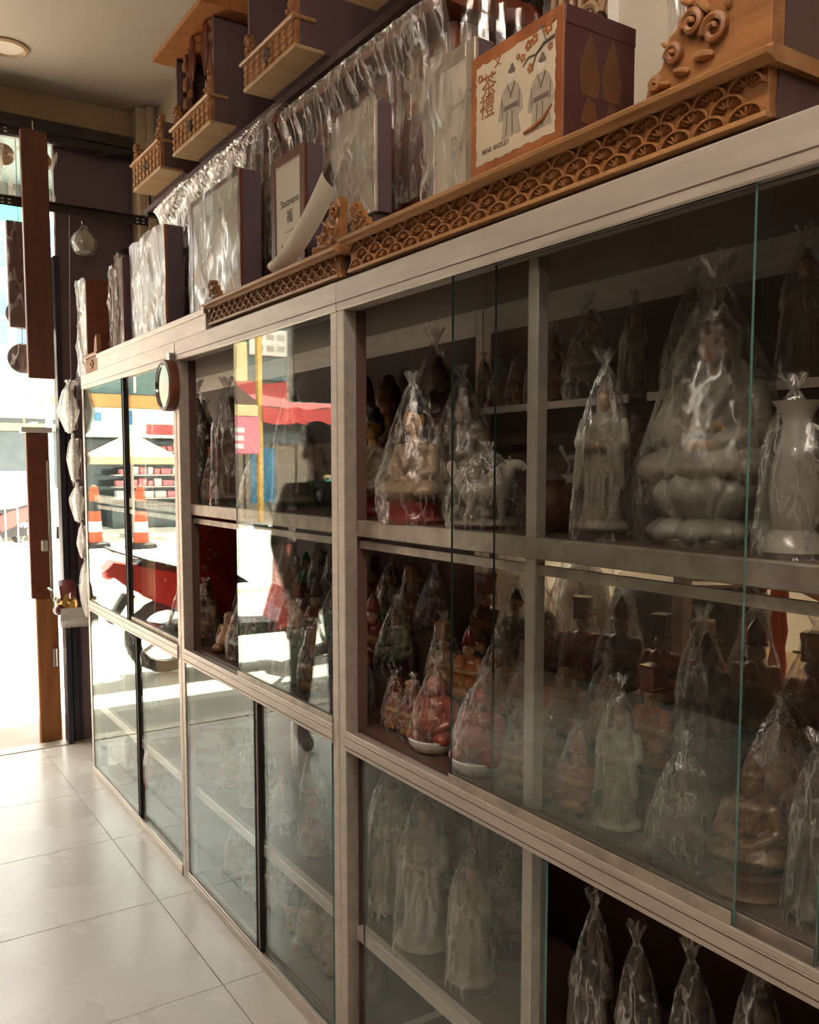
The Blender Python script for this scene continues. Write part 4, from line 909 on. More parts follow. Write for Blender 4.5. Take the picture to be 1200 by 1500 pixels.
# ------------------------------------------------------------------ the upper row of altars on the wall shelf
t = thing('slotted_steel_shelf', 'dark slotted steel wall shelf carrying the upper row of altars', 'shelf', (0.53, 3.2, 2.70))
part('board', MB().box((0.27, 1.2, 2.715), (0.53, 4.35, 2.738)), 'wood_side', t)
for yy in (1.5, 2.9, 4.3): part('bracket', MB().box((0.27, yy-0.02, 2.70), (0.53, yy+0.02, 2.715)).box((0.51, yy-0.02, 2.2), (0.53, yy+0.02, 2.70)), 'slotted_steel', t)
def upper_altar(label, y0, y1, z0, z1, back, roof, tall):
    t = thing('carved_wall_altar', label, 'altar', (0.3, (y0+y1)/2, z0), 'carved altars on the wall shelf')
    x = 0.15
    part('under_board', MB().box((x, y0, z0), (x+0.10, y1, z0+0.012), 0.002), 'wood_pale', t)
    part('floor_board', MB().box((x+0.10, y0, z0), (0.52, y1, z0+0.012)), 'wood_side', t)
    fr = part('front_panel', MB().box((x+0.004, y0, z0+0.012), (x+0.02, y1, z1-0.012), 0.001), 'wood_carved', t)
    part('ledge', MB().box((x-0.012, y0-0.008, z1-0.012), (x+0.07, y1+0.008, z1), 0.003), 'wood_ledge', t)
    nz, ny = 3, max(6, int((y1-y0)/0.045)); H = z1-z0-0.028
    mb = MB().prism([(-0.016, 0), (0, -H/nz*0.42), (0.016, 0), (0, H/nz*0.42)], -0.006, 0.0, 'x').mesh('lozenge')
    for i in range(nz):
        for j in range(ny):
            link('lozenge', mb, 'wood_ledge', fr, (x+0.004-0.3, y0+(y1-y0)*(j+0.5)/ny-(y0+y1)/2, 0.014+H*(i+0.5)/nz))
    mb = MB()
    for k in range(6):
        a = k*math.pi/3; mb.ball((x-0.002, (y0+y1)/2+0.014*math.cos(a), (z0+z1)/2+0.014*math.sin(a)), (0.007, 0.010, 0.010), 8)
    part('flower_boss', mb, 'wood_side', fr, True)
    part('side_board', MB().box((x+0.02, y0, z0+0.012), (0.52, y0+0.014, z1+back)), 'wood_side', t)
    part('side_board', MB().box((x+0.02, y1-0.014, z0+0.012), (0.52, y1, z1+back)), 'wood_side', t)
    part('back_board', MB().box((0.49, y0+0.014, z0+0.012), (0.52, y1-0.014, z1+max(back, tall))), 'wood_red', t)
    wing(t, x+0.01, y0+0.002, y0+0.09, z1, 0.10, 'a'); wing(t, x+0.01, y1-0.09, y1-0.002, z1, 0.09, 'b')
    if roof:
        zr = z1+roof
        for yy in (y0+0.05, y1-0.05):
            cl = part('column', MB().lathe([(0.022, 0), (0.016, 0.03), (0.014, 0.12), (0.017, roof-0.05), (0.026, roof)], (x+0.06, yy, z1), 10), 'wood_red', t, True)
            mb = MB()
            for k in range(9): mb.ball((x+0.05+0.012*math.sin(2.1*k), yy+0.016*math.cos(2.1*k), z1+0.03+k*(roof-0.05)/9), (0.014, 0.014, 0.022), 8)
            part('dragon_coil', mb, 'wood_carved', cl, True)
        part('roof', MB().prism([(x-0.05, zr), (x-0.05, zr+0.018), (x+0.2, zr+0.16), (0.52, zr+0.16), (0.52, zr)], y0-0.07, y1+0.07, 'y'), 'wood_orange', t)
        part('hanging_panel', MB().box((x+0.05, y0+0.02, z1), (x+0.07, y0+0.16, zr), 0.003), 'wood_red', t)
        for k in range(4): part('hanging_tassel', MB().lathe([(0.004, 0.0), (0.013, -0.02), (0.009, -0.06), (0.014, -0.08), (0.003, -0.16)], (x+0.01+0.02*(k % 2), y0+0.05+k*0.07, zr), 8), 'wood_red', t, True)
    return t
upper_altar('carved altar with pierced front at the end of the wall shelf', 3.712, 4.10, 2.738, 2.858, 0.07, 0, 0.2)
upper_altar('roofed altar with hanging carved tassels on the wall shelf', 3.14, 3.555, 2.738, 2.842, 0.30, 0.27, 0.4)
upper_altar('larger altar with red side boards on the wall shelf', 2.45, 2.835, 2.738, 2.83, 0.42, 0, 0.5)
upper_altar('altar above the film-wrapped carved shrine, nearest on the wall shelf', 1.75, 2.15, 2.738, 2.83, 0.42, 0, 0.5)

# ------------------------------------------------------------------ goods at the doorway end
def wrapped_slab(label, y, w, z0, h, x, d, front, side, wrap, seed):
    t = thing('wrapped_plaque', label, 'plaque', (x, y, z0), 'wrapped plaques at the cabinet end')
    part('plaque', MB().box((x+0.004, y-w/2, z0), (x+d, y+w/2, z0+h), 0.004), side, t)
    part('front_sheet', MB().box((x, y-w/2+0.004, z0+0.01), (x+0.004, y+w/2-0.004, z0+h-0.01)), front, t)
    part('plastic_wrap', crumple(x, y-w/2-0.008, y+w/2+0.008, z0+0.003, z0+h+0.006, 0.02, seed), wrap, t, True)
    return t
wrapped_slab('tall brown plaque in loose white film at the cabinet corner', 4.55, 0.16, Z_B1, 0.46, 0.02, 0.20, 'picture_paper', 'wood_red', 'wrap', 41)
wrapped_slab('narrow dark plaque in film beside the corner plaque', 4.09, 0.07, 1.962, 0.432, 0.05, 0.15, 'wood_red', 'wood_side', 'bag_milky', 42)
wrapped_slab('narrow red plaque in film beside the wide wrapped picture', 3.97, 0.07, 1.962, 0.462, 0.05, 0.16, 'wood_red', 'wood_side', 'bag_milky', 43)
solo('corner_shelf', MB().box((0.0, 4.475, Z_B1-0.02), (0.30, 4.80, Z_B1)).box((0.0, 4.476, Z_B1-0.10), (0.012, 4.80, Z_B1-0.02)), 'wood_side', 'small dark shelf board at the cabinet corner under the tall plaque', 'shelf', None, (0.15, 4.63, Z_B1-0.02))

# boards that hang edge-on from the slotted bars
def hanging_board(label, x0, x1, y0, y1, z0, z1, mat, wrap, hang):
    t = thing('hanging_board', label, 'board', ((x0+x1)/2, (y0+y1)/2, z1))
    part('plank', MB().box((x0, y0, z0), (x1, y1, z1), 0.004), mat, t)
    part('hook', MB().tube([((x0+x1)/2, (y0+y1)/2, z1-0.01)]+hang, 0.004, 6), 'chrome', t)
    if wrap: part('plastic_wrap', MB().grid(lambda u, v: (x0-0.03+(x1-x0+0.06)*u+0.008*math.sin(17*v), y0-0.008-0.01*math.sin(3.14*u)*(1+math.sin(19*v+5*u)), z0-0.02+(z1-z0+0.02)*v), 12, 40), 'bag', t, True)
hanging_board('long brown wooden board hanging edge-on in the doorway', -0.178, -0.052, 4.856, 4.900, 1.965, 3.19, 'wood_brown', False, [(-0.115, 4.88, 3.235), (-0.115, 4.95, 3.234), (-0.115, 4.962, 3.226)])
hanging_board('broader dark board hanging behind the long brown board', -0.215, -0.015, 5.12, 5.16, 2.25, 2.80, 'wood_side', True, [(-0.115, 5.14, 3.305)])
for zz, lab in ((2.335, 'upper'), (2.10, 'lower')):
    t = thing('hanging_plate', 'round dark plate in clear film hanging behind the brown board, %s one' % lab, 'plate', (-0.13, 5.22, zz))
    part('disc', MB().lathe([(0.02, -0.012), (0.07, -0.008), (0.08, 0.0), (0.07, 0.006), (0.02, 0.0)], n=24, mat=Matrix.Translation((-0.14, 5.22, zz)) @ Matrix.Rotation(math.pi/2, 4, 'X')), 'wood_side', t, True)
    part('plastic_wrap', MB().grid(lambda u, v: (-0.26+0.24*u+0.01*math.sin(13*v), 5.20-0.015*math.sin(3.1*u)*math.sin(3.1*v), zz-0.10+0.21*v+0.01*math.sin(9*u)), 14, 14), 'bag_milky', t, True)
    part('cord', MB().tube([(-0.14, 5.22, zz+0.07), (-0.14, 5.22, 3.305 if lab == 'upper' else 2.262)], 0.002, 5), 'rubber', t)
for k, (xa, za, zb) in enumerate(((-0.23, 2.88, 3.205), (-0.05, 2.88, 3.205))):
    t = thing('hanging_film_bag', ('clear bag with a round fan hanging beside the long board', 'torn clear bag hanging between the board and the dark shutter')[k], 'bag', (xa, 5.0, zb))
    part('film', MB().grid(lambda u, v: (xa-0.05+0.11*u+0.015*math.sin(9*v+k), 5.02+0.02*math.sin(7*u+5*v), za+(zb-za)*v), 12, 20), 'bag_milky', t, True)
    part('fan', MB().lathe([(0.01, -0.004), (0.05, -0.003), (0.055, 0.003), (0.01, 0.004)], n=18, mat=Matrix.Translation((xa, 5.05, zb-0.1)) @ Matrix.Rotation(math.pi/2, 4, 'X')), 'straw', t)
# onion-shaped bagged pendant against the shutter
t = thing('hanging_pendant', 'white onion-shaped ornament in a tied bag hanging against the dark shutter', 'pendant', (0.116, 4.88, 2.70))
part('ornament', MB().lathe([(0.004, -0.075), (0.035, -0.065), (0.055, -0.035), (0.056, -0.01), (0.045, 0.015), (0.02, 0.04), (0.004, 0.05)], (0.116, 4.88, 2.695), 24), 'porcelain', t, True)
part('plastic_wrap', MB().lathe([(0.02, -0.082), (0.05, -0.07), (0.064, -0.035), (0.063, -0.005), (0.05, 0.02), (0.026, 0.045), (0.008, 0.075), (0.012, 0.09)], (0.116, 4.88, 2.695), 24, cap=False), 'bag_milky', t, True)
part('cord', MB().tube([(0.116, 4.88, 2.77), (0.116, 4.905, 2.82), (0.116, 4.937, 2.83)], 0.002, 5), 'rubber', t)

# round mirror on the cabinet front
t = thing('round_mirror', 'round mirror in a thick brown rim fixed to the cabinet post', 'mirror', (-0.03, 3.13, 1.80))
RX = Matrix.Translation((-0.046, 3.125, 1.80)) @ Matrix.Rotation(-math.pi/2, 4, 'Y')
part('rim', MB().lathe([(0.068, -0.030), (0.090, -0.030), (0.090, -0.006), (0.087, 0.001), (0.080, 0.003), (0.075, 0.0), (0.073, -0.004)], n=40, mat=RX, cap=False), 'wood_red', t, True)
part('bead', MB().lathe([(0.0705, -0.002), (0.073, 0.003), (0.0755, 0.0)], n=40, mat=RX, cap=False), 'chrome', t, True)
part('mirror_glass', MB().lathe([(0.001, -0.003), (0.074, -0.003)], n=40, mat=RX, cap=False), 'chrome', t)
part('back_plate', MB().lathe([(0.07, -0.031), (0.001, -0.031)], n=40, mat=RX, cap=False), 'wood_side', t)
part('hook', MB().box((-0.03, 3.10, 1.882), (-0.012, 3.13, 1.912)), 'chrome', t)

t = thing('hanging_string', 'thin white string hanging in front of the dark shutter', 'string', (0.02, 4.98, 2.0))
part('cord', MB().tube([(0.06, 4.936, 2.835), (0.055, 4.985, 2.2), (0.05, 4.985, 1.45)], 0.0015, 5), 'white_plastic', t); part('knot', MB().ball((0.05, 4.985, 1.44), (0.008, 0.008, 0.03), 8), 'white_plastic', t, True)
t = thing('hanging_mask', 'gold and red lion mask with white fringe hanging at the cabinet end', 'mask', (-0.06, 4.66, 0.82))
part('head', MB().ball((-0.05, 4.64, 0.81), (0.055, 0.085, 0.07), 20), 'gold', t, True)
part('crest', MB().prism([(4.58, 0.84), (4.72, 0.84), (4.70, 0.93), (4.62, 0.91)], -0.09, -0.01, 'x'), 'lacquer_red', t)
part('muzzle', MB().ball((-0.095, 4.60, 0.79), (0.03, 0.045, 0.03), 14), 'lacquer_red', t, True)
for s in (-1, 1):
    e_ = part('eye', MB().ball((-0.098, 4.635+s*0.03, 0.835), 0.013, 10), 'white_plastic', t, True)
    part('ear', MB().ball((-0.045, 4.64+s*0.085, 0.86), (0.015, 0.03, 0.022), 10), 'lacquer_red', t, True)
mb = MB()
for k in range(16): mb.tube([(-0.09+0.008*k, 4.56, 0.80), (-0.10+0.009*k, 4.55, 0.74), (-0.095+0.009*k, 4.56, 0.70)], [0.006, 0.005, 0.002], 5)
part('fringe', mb, 'white_plastic', t, True)
part('cord', MB().tube([(-0.04, 4.64, 0.87), (0.004, 4.47, 0.96)], 0.002, 5), 'rubber', t)
t.location.y += 0.13

# wooden door leaf folded back at the doorway, with its jamb
dr = MB().box((-0.135, 5.125, -0.02), (-0.02, 5.17, 0.80), 0.006)
d1 = struct('door_1', dr, 'wood_orange')
struct('upper_leaf', MB().box((-0.155, 5.13, 0.80), (-0.04, 5.165, 1.70), 0.004), 'wood_red', d1)
struct('cap_board', MB().box((-0.18, 5.12, 1.70), (-0.02, 5.18, 1.73), 0.003), 'white_plastic', d1)
struct('jamb_strip', MB().box((-0.06, 5.10, 0.80), (-0.045, 5.125, 1.55), 0.002), 'picture_paper', d1)
struct('hinge', MB().tube([(-0.05, 5.11, 0.42), (-0.05, 5.11, 0.52)], 0.014, 10), 'chrome', d1)
struct('latch', MB().tube([(-0.075, 5.10, 0.86), (-0.055, 5.09, 0.84), (-0.05, 5.09, 0.76), (-0.035, 5.10, 0.74)], 0.008, 8), 'chrome', d1)
struct('latch_box', MB().box((-0.10, 5.09, 1.06), (-0.07, 5.125, 1.12), 0.004), 'picture_paper', d1)
# pipes and cables in the corner
solo('corner_cable', MB().tube([(0.20, 4.99, 3.16), (0.34, 4.93, 3.19), (0.44, 4.90, 3.19), (0.47, 4.90, 3.10), (0.475, 4.905, 2.9)], 0.007, 8), 'rubber', 'black cable bent along the ceiling corner by the column', 'cable', None, (0.4, 4.93, 3.1), True)
solo('wall_hook_arm', MB().tube([(0.36, 5.04, 2.70), (0.40, 4.95, 2.70), (0.45, 4.93, 2.66), (0.47, 4.94, 2.60)], 0.009, 8), 'slotted_steel', 'short bent dark hook arm on the corner column', 'hook', None, (0.44, 4.94, 2.66), True)

# ------------------------------------------------------------------ statues
def E_(c, r, col, rot=(0, 0, 0)): return ('e', Vector(c), Vector(r), col, Euler(rot).to_matrix())
def K_(a, b, r0, r1, col): return ('k', Vector(a), Vector(b), col, (r0, r1))
WHT, SKIN, BLK = (0.38, 0.345, 0.295), (0.46, 0.27, 0.155), (0.015, 0.015, 0.018)
RED, GLD, BEI, BRN, LIP = (0.33, 0.045, 0.028), (0.46, 0.24, 0.06), (0.33, 0.25, 0.17), (0.17, 0.085, 0.05), (0.5, 0.12, 0.08)
def blob(name, prims, voxel=0.013, smooth=5):
    """unit-height figure: overlapping solids fused into one continuous skin, painted by the nearest solid"""
    mb = MB()
    for p_ in prims:
        if p_[0] == 'e':
            mb.ball((0, 0, 0), tuple(p_[2]), 20, mat=Matrix.Translation(p_[1]) @ p_[4].to_4x4())
        else:
            a, b, (r0, r1) = p_[1], p_[2], p_[4]; pts = []; rs = []; d = (b-a)
            L = d.length; d = d.normalized()
            for k in range(5): t_ = math.sin(k/4*math.pi/2); pts.append(a-d*r0*(1-t_)); rs.append(max(r0*math.sqrt(max(0, 1-(1-t_)**2)), r0*0.08))
            for k in range(5): t_ = math.sin(k/4*math.pi/2); pts.append(b+d*r1*(1-math.cos(k/4*math.pi/2))); rs.append(max(r1*math.cos(k/4*math.pi/2), r1*0.08))
            mb.tube(pts, rs, 14)
    o = link(name+'_cage', mb.mesh(name+'_cage'), 'porcelain')
    md = o.modifiers.new('r', 'REMESH'); md.mode = 'VOXEL'; md.voxel_size = voxel
    sm = o.modifiers.new('s', 'SMOOTH'); sm.iterations = smooth; sm.factor = 0.5
    bpy.context.view_layer.update()
    me = bpy.data.meshes.new_from_object(o.evaluated_get(bpy.context.evaluated_depsgraph_get())); me.name = name
    old = o.data; bpy.data.objects.remove(o); bpy.data.meshes.remove(old)
    n = len(me.vertices); co = np.empty(n*3, np.float32); me.vertices.foreach_get('co', co); co = co.reshape(-1, 3)
    best = np.full(n, 9.0); colr = np.zeros((n, 4), np.float32); colr[:, 3] = 1
    for p_ in prims:
        if p_[0] == 'e':
            q = (co-np.array(p_[1])) @ np.array(p_[4]); r = np.array(p_[2]); k = np.linalg.norm(q/r, axis=1)
            dist = (k-1)*r.min()
        else:
            a, b = np.array(p_[1]), np.array(p_[2]); ab = b-a; t_ = np.clip(((co-a) @ ab)/max(ab @ ab, 1e-9), 0, 1)
            dist = np.linalg.norm(co-(a+t_[:, None]*ab), axis=1)-(p_[4][0]*(1-t_)+p_[4][1]*t_)
        m_ = dist < best; best[m_] = dist[m_]; colr[m_, :3] = p_[3]; colr[m_, 3] = 1.0 if p_[3] in (WHT, RED, BEI) else 0.0
    at_ = me.attributes.new('Col', 'FLOAT_COLOR', 'POINT'); at_.data.foreach_set('color', colr.ravel())
    me.polygons.foreach_set('use_smooth', [True]*len(me.polygons))
    me.materials.clear()
    return me
def bag_mesh(prof, seed, folds=9, amp=0.10, sx=1.0, sy=1.0, n=44):
    """bag pulled over a figure and tied above it"""
    rr = random.Random(seed); ph = [rr.uniform(0, 6.3) for _ in range(6)]; zs = []
    L = len(prof)-1; m_ = 34
    def fn(u, v):
        f = v*L; k = min(int(f), L-1); f -= k; f = f*f*(3-2*f)
        r = prof[k][1]*(1-f)+prof[k+1][1]*f; z = prof[k][0]*(1-f)+prof[k+1][0]*f
        a = 2*math.pi*u
        d = math.sin(folds*a+ph[0]+1.5*math.sin(4*v+ph[1]))+0.55*math.sin((2*folds+3)*a+ph[2]+5*v)+0.5*math.sin(3*a+ph[3]+7*v)
        r *= 1+amp*d*(0.35+0.9*v)
        return (r*sx*math.cos(a)+0.03*v*math.sin(ph[4]), r*sy*math.sin(a)+0.04*v*math.sin(ph[5]), z+0.012*math.sin(5*a+ph[3])*(1 if v > 0.05 else 0))
    return MB().grid(fn, n, m_).mesh('plastic_wrap', smooth='all')
def head(cz, s, skin, hx=0.0):
    L = [E_((hx+0.005*s, 0, cz), (0.85*s, 0.78*s, s), skin), E_((hx-0.80*s, 0, cz-0.05*s), (0.17*s, 0.12*s, 0.26*s), skin), E_((hx-0.40*s, 0, cz-0.66*s), (0.42*s, 0.44*s, 0.32*s), skin),
         E_((hx-0.70*s, 0, cz-0.40*s), (0.14*s, 0.20*s, 0.07*s), LIP)]
    for y in (-1, 1):
        L += [E_((hx+0.1*s, y*0.80*s, cz-0.08*s), (0.2*s, 0.13*s, 0.45*s), skin), E_((hx-0.74*s, y*0.32*s, cz+0.12*s), (0.08*s, 0.17*s, 0.05*s), BLK), E_((hx-0.70*s, y*0.33*s, cz+0.34*s), (0.10*s, 0.2*s, 0.04*s), BLK)]
    return L
def lap(robe, z0=0.26, hand=SKIN):
    L = [E_((0, 0, z0+0.07), (0.20, 0.25, 0.085), robe), E_((0.03, 0, z0+0.24), (0.115, 0.14, 0.17), robe), E_((0.03, 0, z0+0.36), (0.095, 0.165, 0.075), robe), E_((-0.15, 0, z0+0.14), (0.045, 0.06, 0.03), hand)]
    for y in (-1, 1):
        L += [E_((-0.05, y*0.18, z0+0.05), (0.15, 0.11, 0.075), robe), K_((0.03, y*0.155, z0+0.36), (-0.02, y*0.20, z0+0.20), 0.056, 0.055, robe),
              K_((-0.02, y*0.20, z0+0.20), (-0.13, y*0.06, z0+0.15), 0.060, 0.038, robe), K_((-0.07, y*0.085, z0+0.38), (-0.105, 0.0, z0+0.22), 0.020, 0.018, robe),
              K_((-0.10, y*0.10, z0+0.16), (-0.17, y*0.14, z0+0.04), 0.022, 0.018, robe)]
    for k in range(3): L.append(K_((-0.19+0.012*k, -0.12+0.03*k, z0+0.045-0.02*k), (-0.19+0.012*k, 0.12-0.03*k, z0+0.045-0.02*k), 0.017, 0.017, robe))
    return L
PROTO = {}
ME = {}
ME['guanyin'] = blob('body', lap(WHT, 0.26) + [K_((0.02, 0, 0.64), (0.01, 0, 0.74), 0.042, 0.036, SKIN)] + head(0.80, 0.080, SKIN) +
    [E_((0.025, 0, 0.865), (0.078, 0.074, 0.05), BRN), E_((0.02, 0, 0.94), (0.045, 0.045, 0.055), BRN), E_((0.075, 0, 0.82), (0.055, 0.09, 0.14), WHT), E_((0.10, 0, 0.64), (0.055, 0.14, 0.16), WHT), E_((-0.075, 0, 0.48), (0.03, 0.07, 0.025), GLD), E_((0, 0, 0.23), (0.17, 0.2, 0.06), WHT)], 0.0105, 3)
ME['monk'] = blob('body', lap(BEI, 0.20) + [K_((0.02, 0, 0.60), (0.01, 0, 0.70), 0.05, 0.045, GLD)] + head(0.785, 0.098, GLD) +
    [E_((0.03, 0, 0.86), (0.092, 0.088, 0.075), BLK), E_((0.03, 0, 0.94), (0.05, 0.05, 0.05), BLK), E_((0.06, 0, 0.80), (0.07, 0.08, 0.09), BLK), E_((0, 0, 0.19), (0.18, 0.22, 0.06), BEI)], 0.012, 3)
ME['hatgod'] = blob('body', [E_((0, 0, 0.10), (0.20, 0.23, 0.10), RED), E_((0.02, 0, 0.28), (0.165, 0.20, 0.20), RED), E_((0.02, 0, 0.47), (0.125, 0.165, 0.14), RED), K_((0.01, 0, 0.56), (0, 0, 0.62), 0.055, 0.05, SKIN),
    E_((-0.15, 0, 0.41), (0.05, 0.075, 0.045), GLD), E_((-0.10, 0, 0.54), (0.035, 0.055, 0.085), WHT), E_((-0.15, 0, 0.12), (0.06, 0.16, 0.07), GLD), E_((-0.135, 0, 0.27), (0.035, 0.05, 0.13), GLD)] + head(0.68, 0.098, SKIN) +
    [q for y in (-1, 1) for q in (E_((-0.08, y*0.15, 0.24), (0.12, 0.085, 0.09), RED), K_((0.02, y*0.16, 0.53), (-0.02, y*0.20, 0.38), 0.062, 0.06, RED), K_((-0.02, y*0.20, 0.38), (-0.13, y*0.07, 0.40), 0.062, 0.045, GLD), E_((-0.13, y*0.10, 0.05), (0.07, 0.06, 0.05), BLK))], 0.014, 3)
ME['budai'] = blob('body', [E_((0.04, 0, 0.30), (0.22, 0.29, 0.27), RED), E_((-0.10, 0, 0.36), (0.175, 0.20, 0.19), SKIN), E_((-0.02, 0, 0.56), (0.14, 0.20, 0.12), SKIN), E_((0.06, 0, 0.56), (0.13, 0.24, 0.14), RED)] + head(0.80, 0.135, SKIN, -0.01) +
    [q for y in (-1, 1) for q in (E_((-0.10, y*0.20, 0.16), (0.17, 0.13, 0.11), RED), K_((0.03, y*0.22, 0.58), (-0.04, y*0.27, 0.36), 0.08, 0.065, RED), K_((-0.04, y*0.27, 0.36), (-0.20, y*0.14, 0.28), 0.06, 0.045, SKIN), E_((0.0, y*0.125, 0.72), (0.03, 0.028, 0.075), SKIN))], 0.014, 3)
ME['standing'] = blob('body', [K_((0, 0, 0.10), (0, 0, 0.45), 0.135, 0.10, WHT), K_((0.0, 0, 0.45), (0.01, 0, 0.70), 0.10, 0.085, WHT), E_((0.01, 0, 0.715), (0.07, 0.125, 0.055), WHT), K_((0.01, 0, 0.74), (0, 0, 0.80), 0.03, 0.028, SKIN), E_((0.05, 0, 0.80), (0.05, 0.07, 0.14), WHT), E_((0.07, 0, 0.60), (0.05, 0.12, 0.2), WHT), E_((0.015, 0, 0.905), (0.055, 0.052, 0.035), BRN), E_((0.015, 0, 0.95), (0.032, 0.032, 0.045), BRN), E_((0, 0, 0.05), (0.19, 0.19, 0.05), WHT), E_((-0.11, 0, 0.56), (0.03, 0.04, 0.03), SKIN)] + head(0.855, 0.060, SKIN) +
    [q for y in (-1, 1) for q in (K_((0.0, y*0.12, 0.71), (-0.02, y*0.14, 0.58), 0.045, 0.05, WHT), K_((-0.02, y*0.14, 0.58), (-0.10, y*0.03, 0.56), 0.05, 0.03, WHT), K_((-0.07, y*0.11, 0.56), (-0.06, y*0.15, 0.30), 0.045, 0.03, WHT), K_((-0.11, y*0.05, 0.40), (-0.13, y*0.06, 0.10), 0.016, 0.022, WHT))], 0.012, 3)
ME['qilin'] = blob('body', [E_((0, 0.05, 0.50), (0.15, 0.30, 0.17), WHT), E_((0, -0.20, 0.56), (0.16, 0.15, 0.19), WHT), K_((0, -0.26, 0.62), (-0.02, -0.36, 0.84), 0.12, 0.09, WHT), E_((-0.03, -0.42, 0.86), (0.09, 0.14, 0.09), WHT), E_((-0.03, -0.53, 0.82), (0.06, 0.07, 0.055), WHT), K_((0.0, 0.32, 0.56), (0.05, 0.44, 0.80), 0.05, 0.07, WHT), E_((0.05, 0.45, 0.84), (0.06, 0.08, 0.10), WHT), E_((0, 0, 0.06), (0.26, 0.48, 0.07), WHT)] +
    [q for x in (-0.09, 0.09) for q in (K_((x, -0.22, 0.45), (x*1.1, -0.24, 0.12), 0.07, 0.045, WHT), K_((x, 0.24, 0.48), (x*1.2, 0.17, 0.30), 0.09, 0.06, WHT), K_((x*1.2, 0.17, 0.30), (x*1.2, 0.26, 0.12), 0.055, 0.045, WHT), K_((x*0.5, -0.36, 0.92), (x*1.0, -0.32, 1.0), 0.03, 0.012, WHT))] +
    [E_((0.02, -0.30+0.07*k, 0.90-0.05*k), (0.05, 0.05, 0.05), WHT) for k in range(5)], 0.014, 3)
for k_ in ME: ME[k_].name = 'body'
BAGS = {
  'guanyin': [bag_mesh([(0.0, 0.29), (0.15, 0.31), (0.33, 0.31), (0.5, 0.26), (0.70, 0.20), (0.88, 0.12), (1.02, 0.06), (1.07, 0.02), (1.16, 0.07)], s, 9, 0.07) for s in (1, 2)],
  'seat': [bag_mesh([(0.0, 0.27), (0.15, 0.28), (0.35, 0.26), (0.55, 0.22), (0.75, 0.15), (0.97, 0.11), (1.05, 0.03), (1.14, 0.08)], s, 8, 0.09) for s in (3, 4, 5)],
  'fat': [bag_mesh([(0.0, 0.31), (0.2, 0.34), (0.45, 0.31), (0.7, 0.23), (0.92, 0.15), (1.04, 0.06), (1.10, 0.025), (1.22, 0.09)], s, 10, 0.08) for s in (6, 7)],
  'tall': [bag_mesh([(0.0, 0.21), (0.1, 0.20), (0.4, 0.17), (0.7, 0.15), (0.9, 0.10), (1.04, 0.05), (1.10, 0.018), (1.2, 0.07)], s, 8, 0.10) for s in (8, 9)],
  'long': [bag_mesh([(0.0, 0.42), (0.2, 0.46), (0.5, 0.42), (0.8, 0.32), (1.0, 0.16), (1.1, 0.04), (1.2, 0.1)], s, 11, 0.08, 0.75, 1.25) for s in (10,)],
}
HAT = MB().lathe([(0.088, 0.745), (0.098, 0.775), (0.088, 0.785), (0.094, 0.90), (0.108, 0.985), (0.10, 1.0)], (0.012, 0, 0), 4, sx=1.25, sy=1.25, mat=Matrix.Rotation(math.pi/4, 4, 'Z')).mesh('hat')
HAT2 = MB().lathe([(0.09, 0.74), (0.115, 0.76), (0.09, 0.78), (0.085, 0.84), (0.06, 0.91), (0.025, 0.96), (0.01, 1.0)], (0.012, 0, 0), 18).mesh('hat', smooth=True)
HATWING = MB().box((0.02, -0.19, 0.79), (0.032, 0.19, 0.815), 0.003).mesh('hat_wing')
BASE_RED = MB().lathe([(0.24, 0.0), (0.25, 0.03), (0.22, 0.06), (0.21, 0.13), (0.23, 0.17), (0.2, 0.18)], n=22, sx=0.95, sy=1.1).mesh('base', smooth=True)
BOWL = MB().lathe([(0.16, 0.0), (0.27, 0.02), (0.335, 0.10), (0.35, 0.17), (0.33, 0.18), (0.30, 0.10), (0.1, 0.06)], n=28).mesh('dish', smooth=True)
def petal_mesh(w, h, out_):
    """plump pointed lotus petal: bulges towards -x, tip at the top"""
    def fn(u, v):
        a = (u-0.5)*2; wd = (math.sin(math.pi*(0.10+0.62*v))**0.8)*(1-v**6) if v < 1 else 0.0
        bulge = math.cos(a*math.pi/2)**0.8*math.sin(math.pi*min(1, 0.06+0.80*v))
        return (-out_*bulge-0.30*out_*v, a*w/2*wd, h*v)
    mb = MB().grid(fn, 9, 9)
    g2 = MB().grid(lambda u, v: (lambda q: (q[0]*0.6+0.004, q[1], q[2]))(fn(u, v)), 9, 9); b_ = len(mb.v)
    mb.v += g2.v; mb.f += [tuple(i+b_ for i in reversed(f)) for f in g2.f]; mb.mi += g2.mi
    return mb.mesh('petal', smooth='all')
PETAL_UP, PETAL_DN = petal_mesh(0.20, 0.165, 0.085), petal_mesh(0.20, 0.115, 0.085)
LOTUS_CORE = MB().lathe([(0.20, 0.0), (0.21, 0.02), (0.17, 0.06), (0.14, 0.11), (0.17, 0.15), (0.205, 0.20), (0.20, 0.235), (0.05, 0.24)], n=28, sx=1.0, sy=1.15).mesh('lotus_core', smooth=True)
LOTUS_RING = None
def lotus(t, mat, individual=True):
    core = link('lotus_base', LOTUS_CORE, mat, t)
    for rows, (pm, z, r, n, flip, ph) in enumerate(((PETAL_UP, 0.105, 0.150, 9, 1, 0.0), (PETAL_UP, 0.125, 0.140, 9, 1, 0.35), (PETAL_DN, 0.118, 0.150, 9, -1, 0.0))):
        for k in range(n):
            a = 2*math.pi*k/n+ph
            o = link('petal', pm, mat, core, (-r*math.cos(a), -1.12*r*math.sin(a), z)); o.rotation_euler = (0, 0, a); o.scale = (1, 1, flip)
    return core
ROBE = {'guanyin': WHT, 'monk': BEI, 'hatgod': RED, 'budai': RED, 'standing': WHT, 'qilin': WHT}
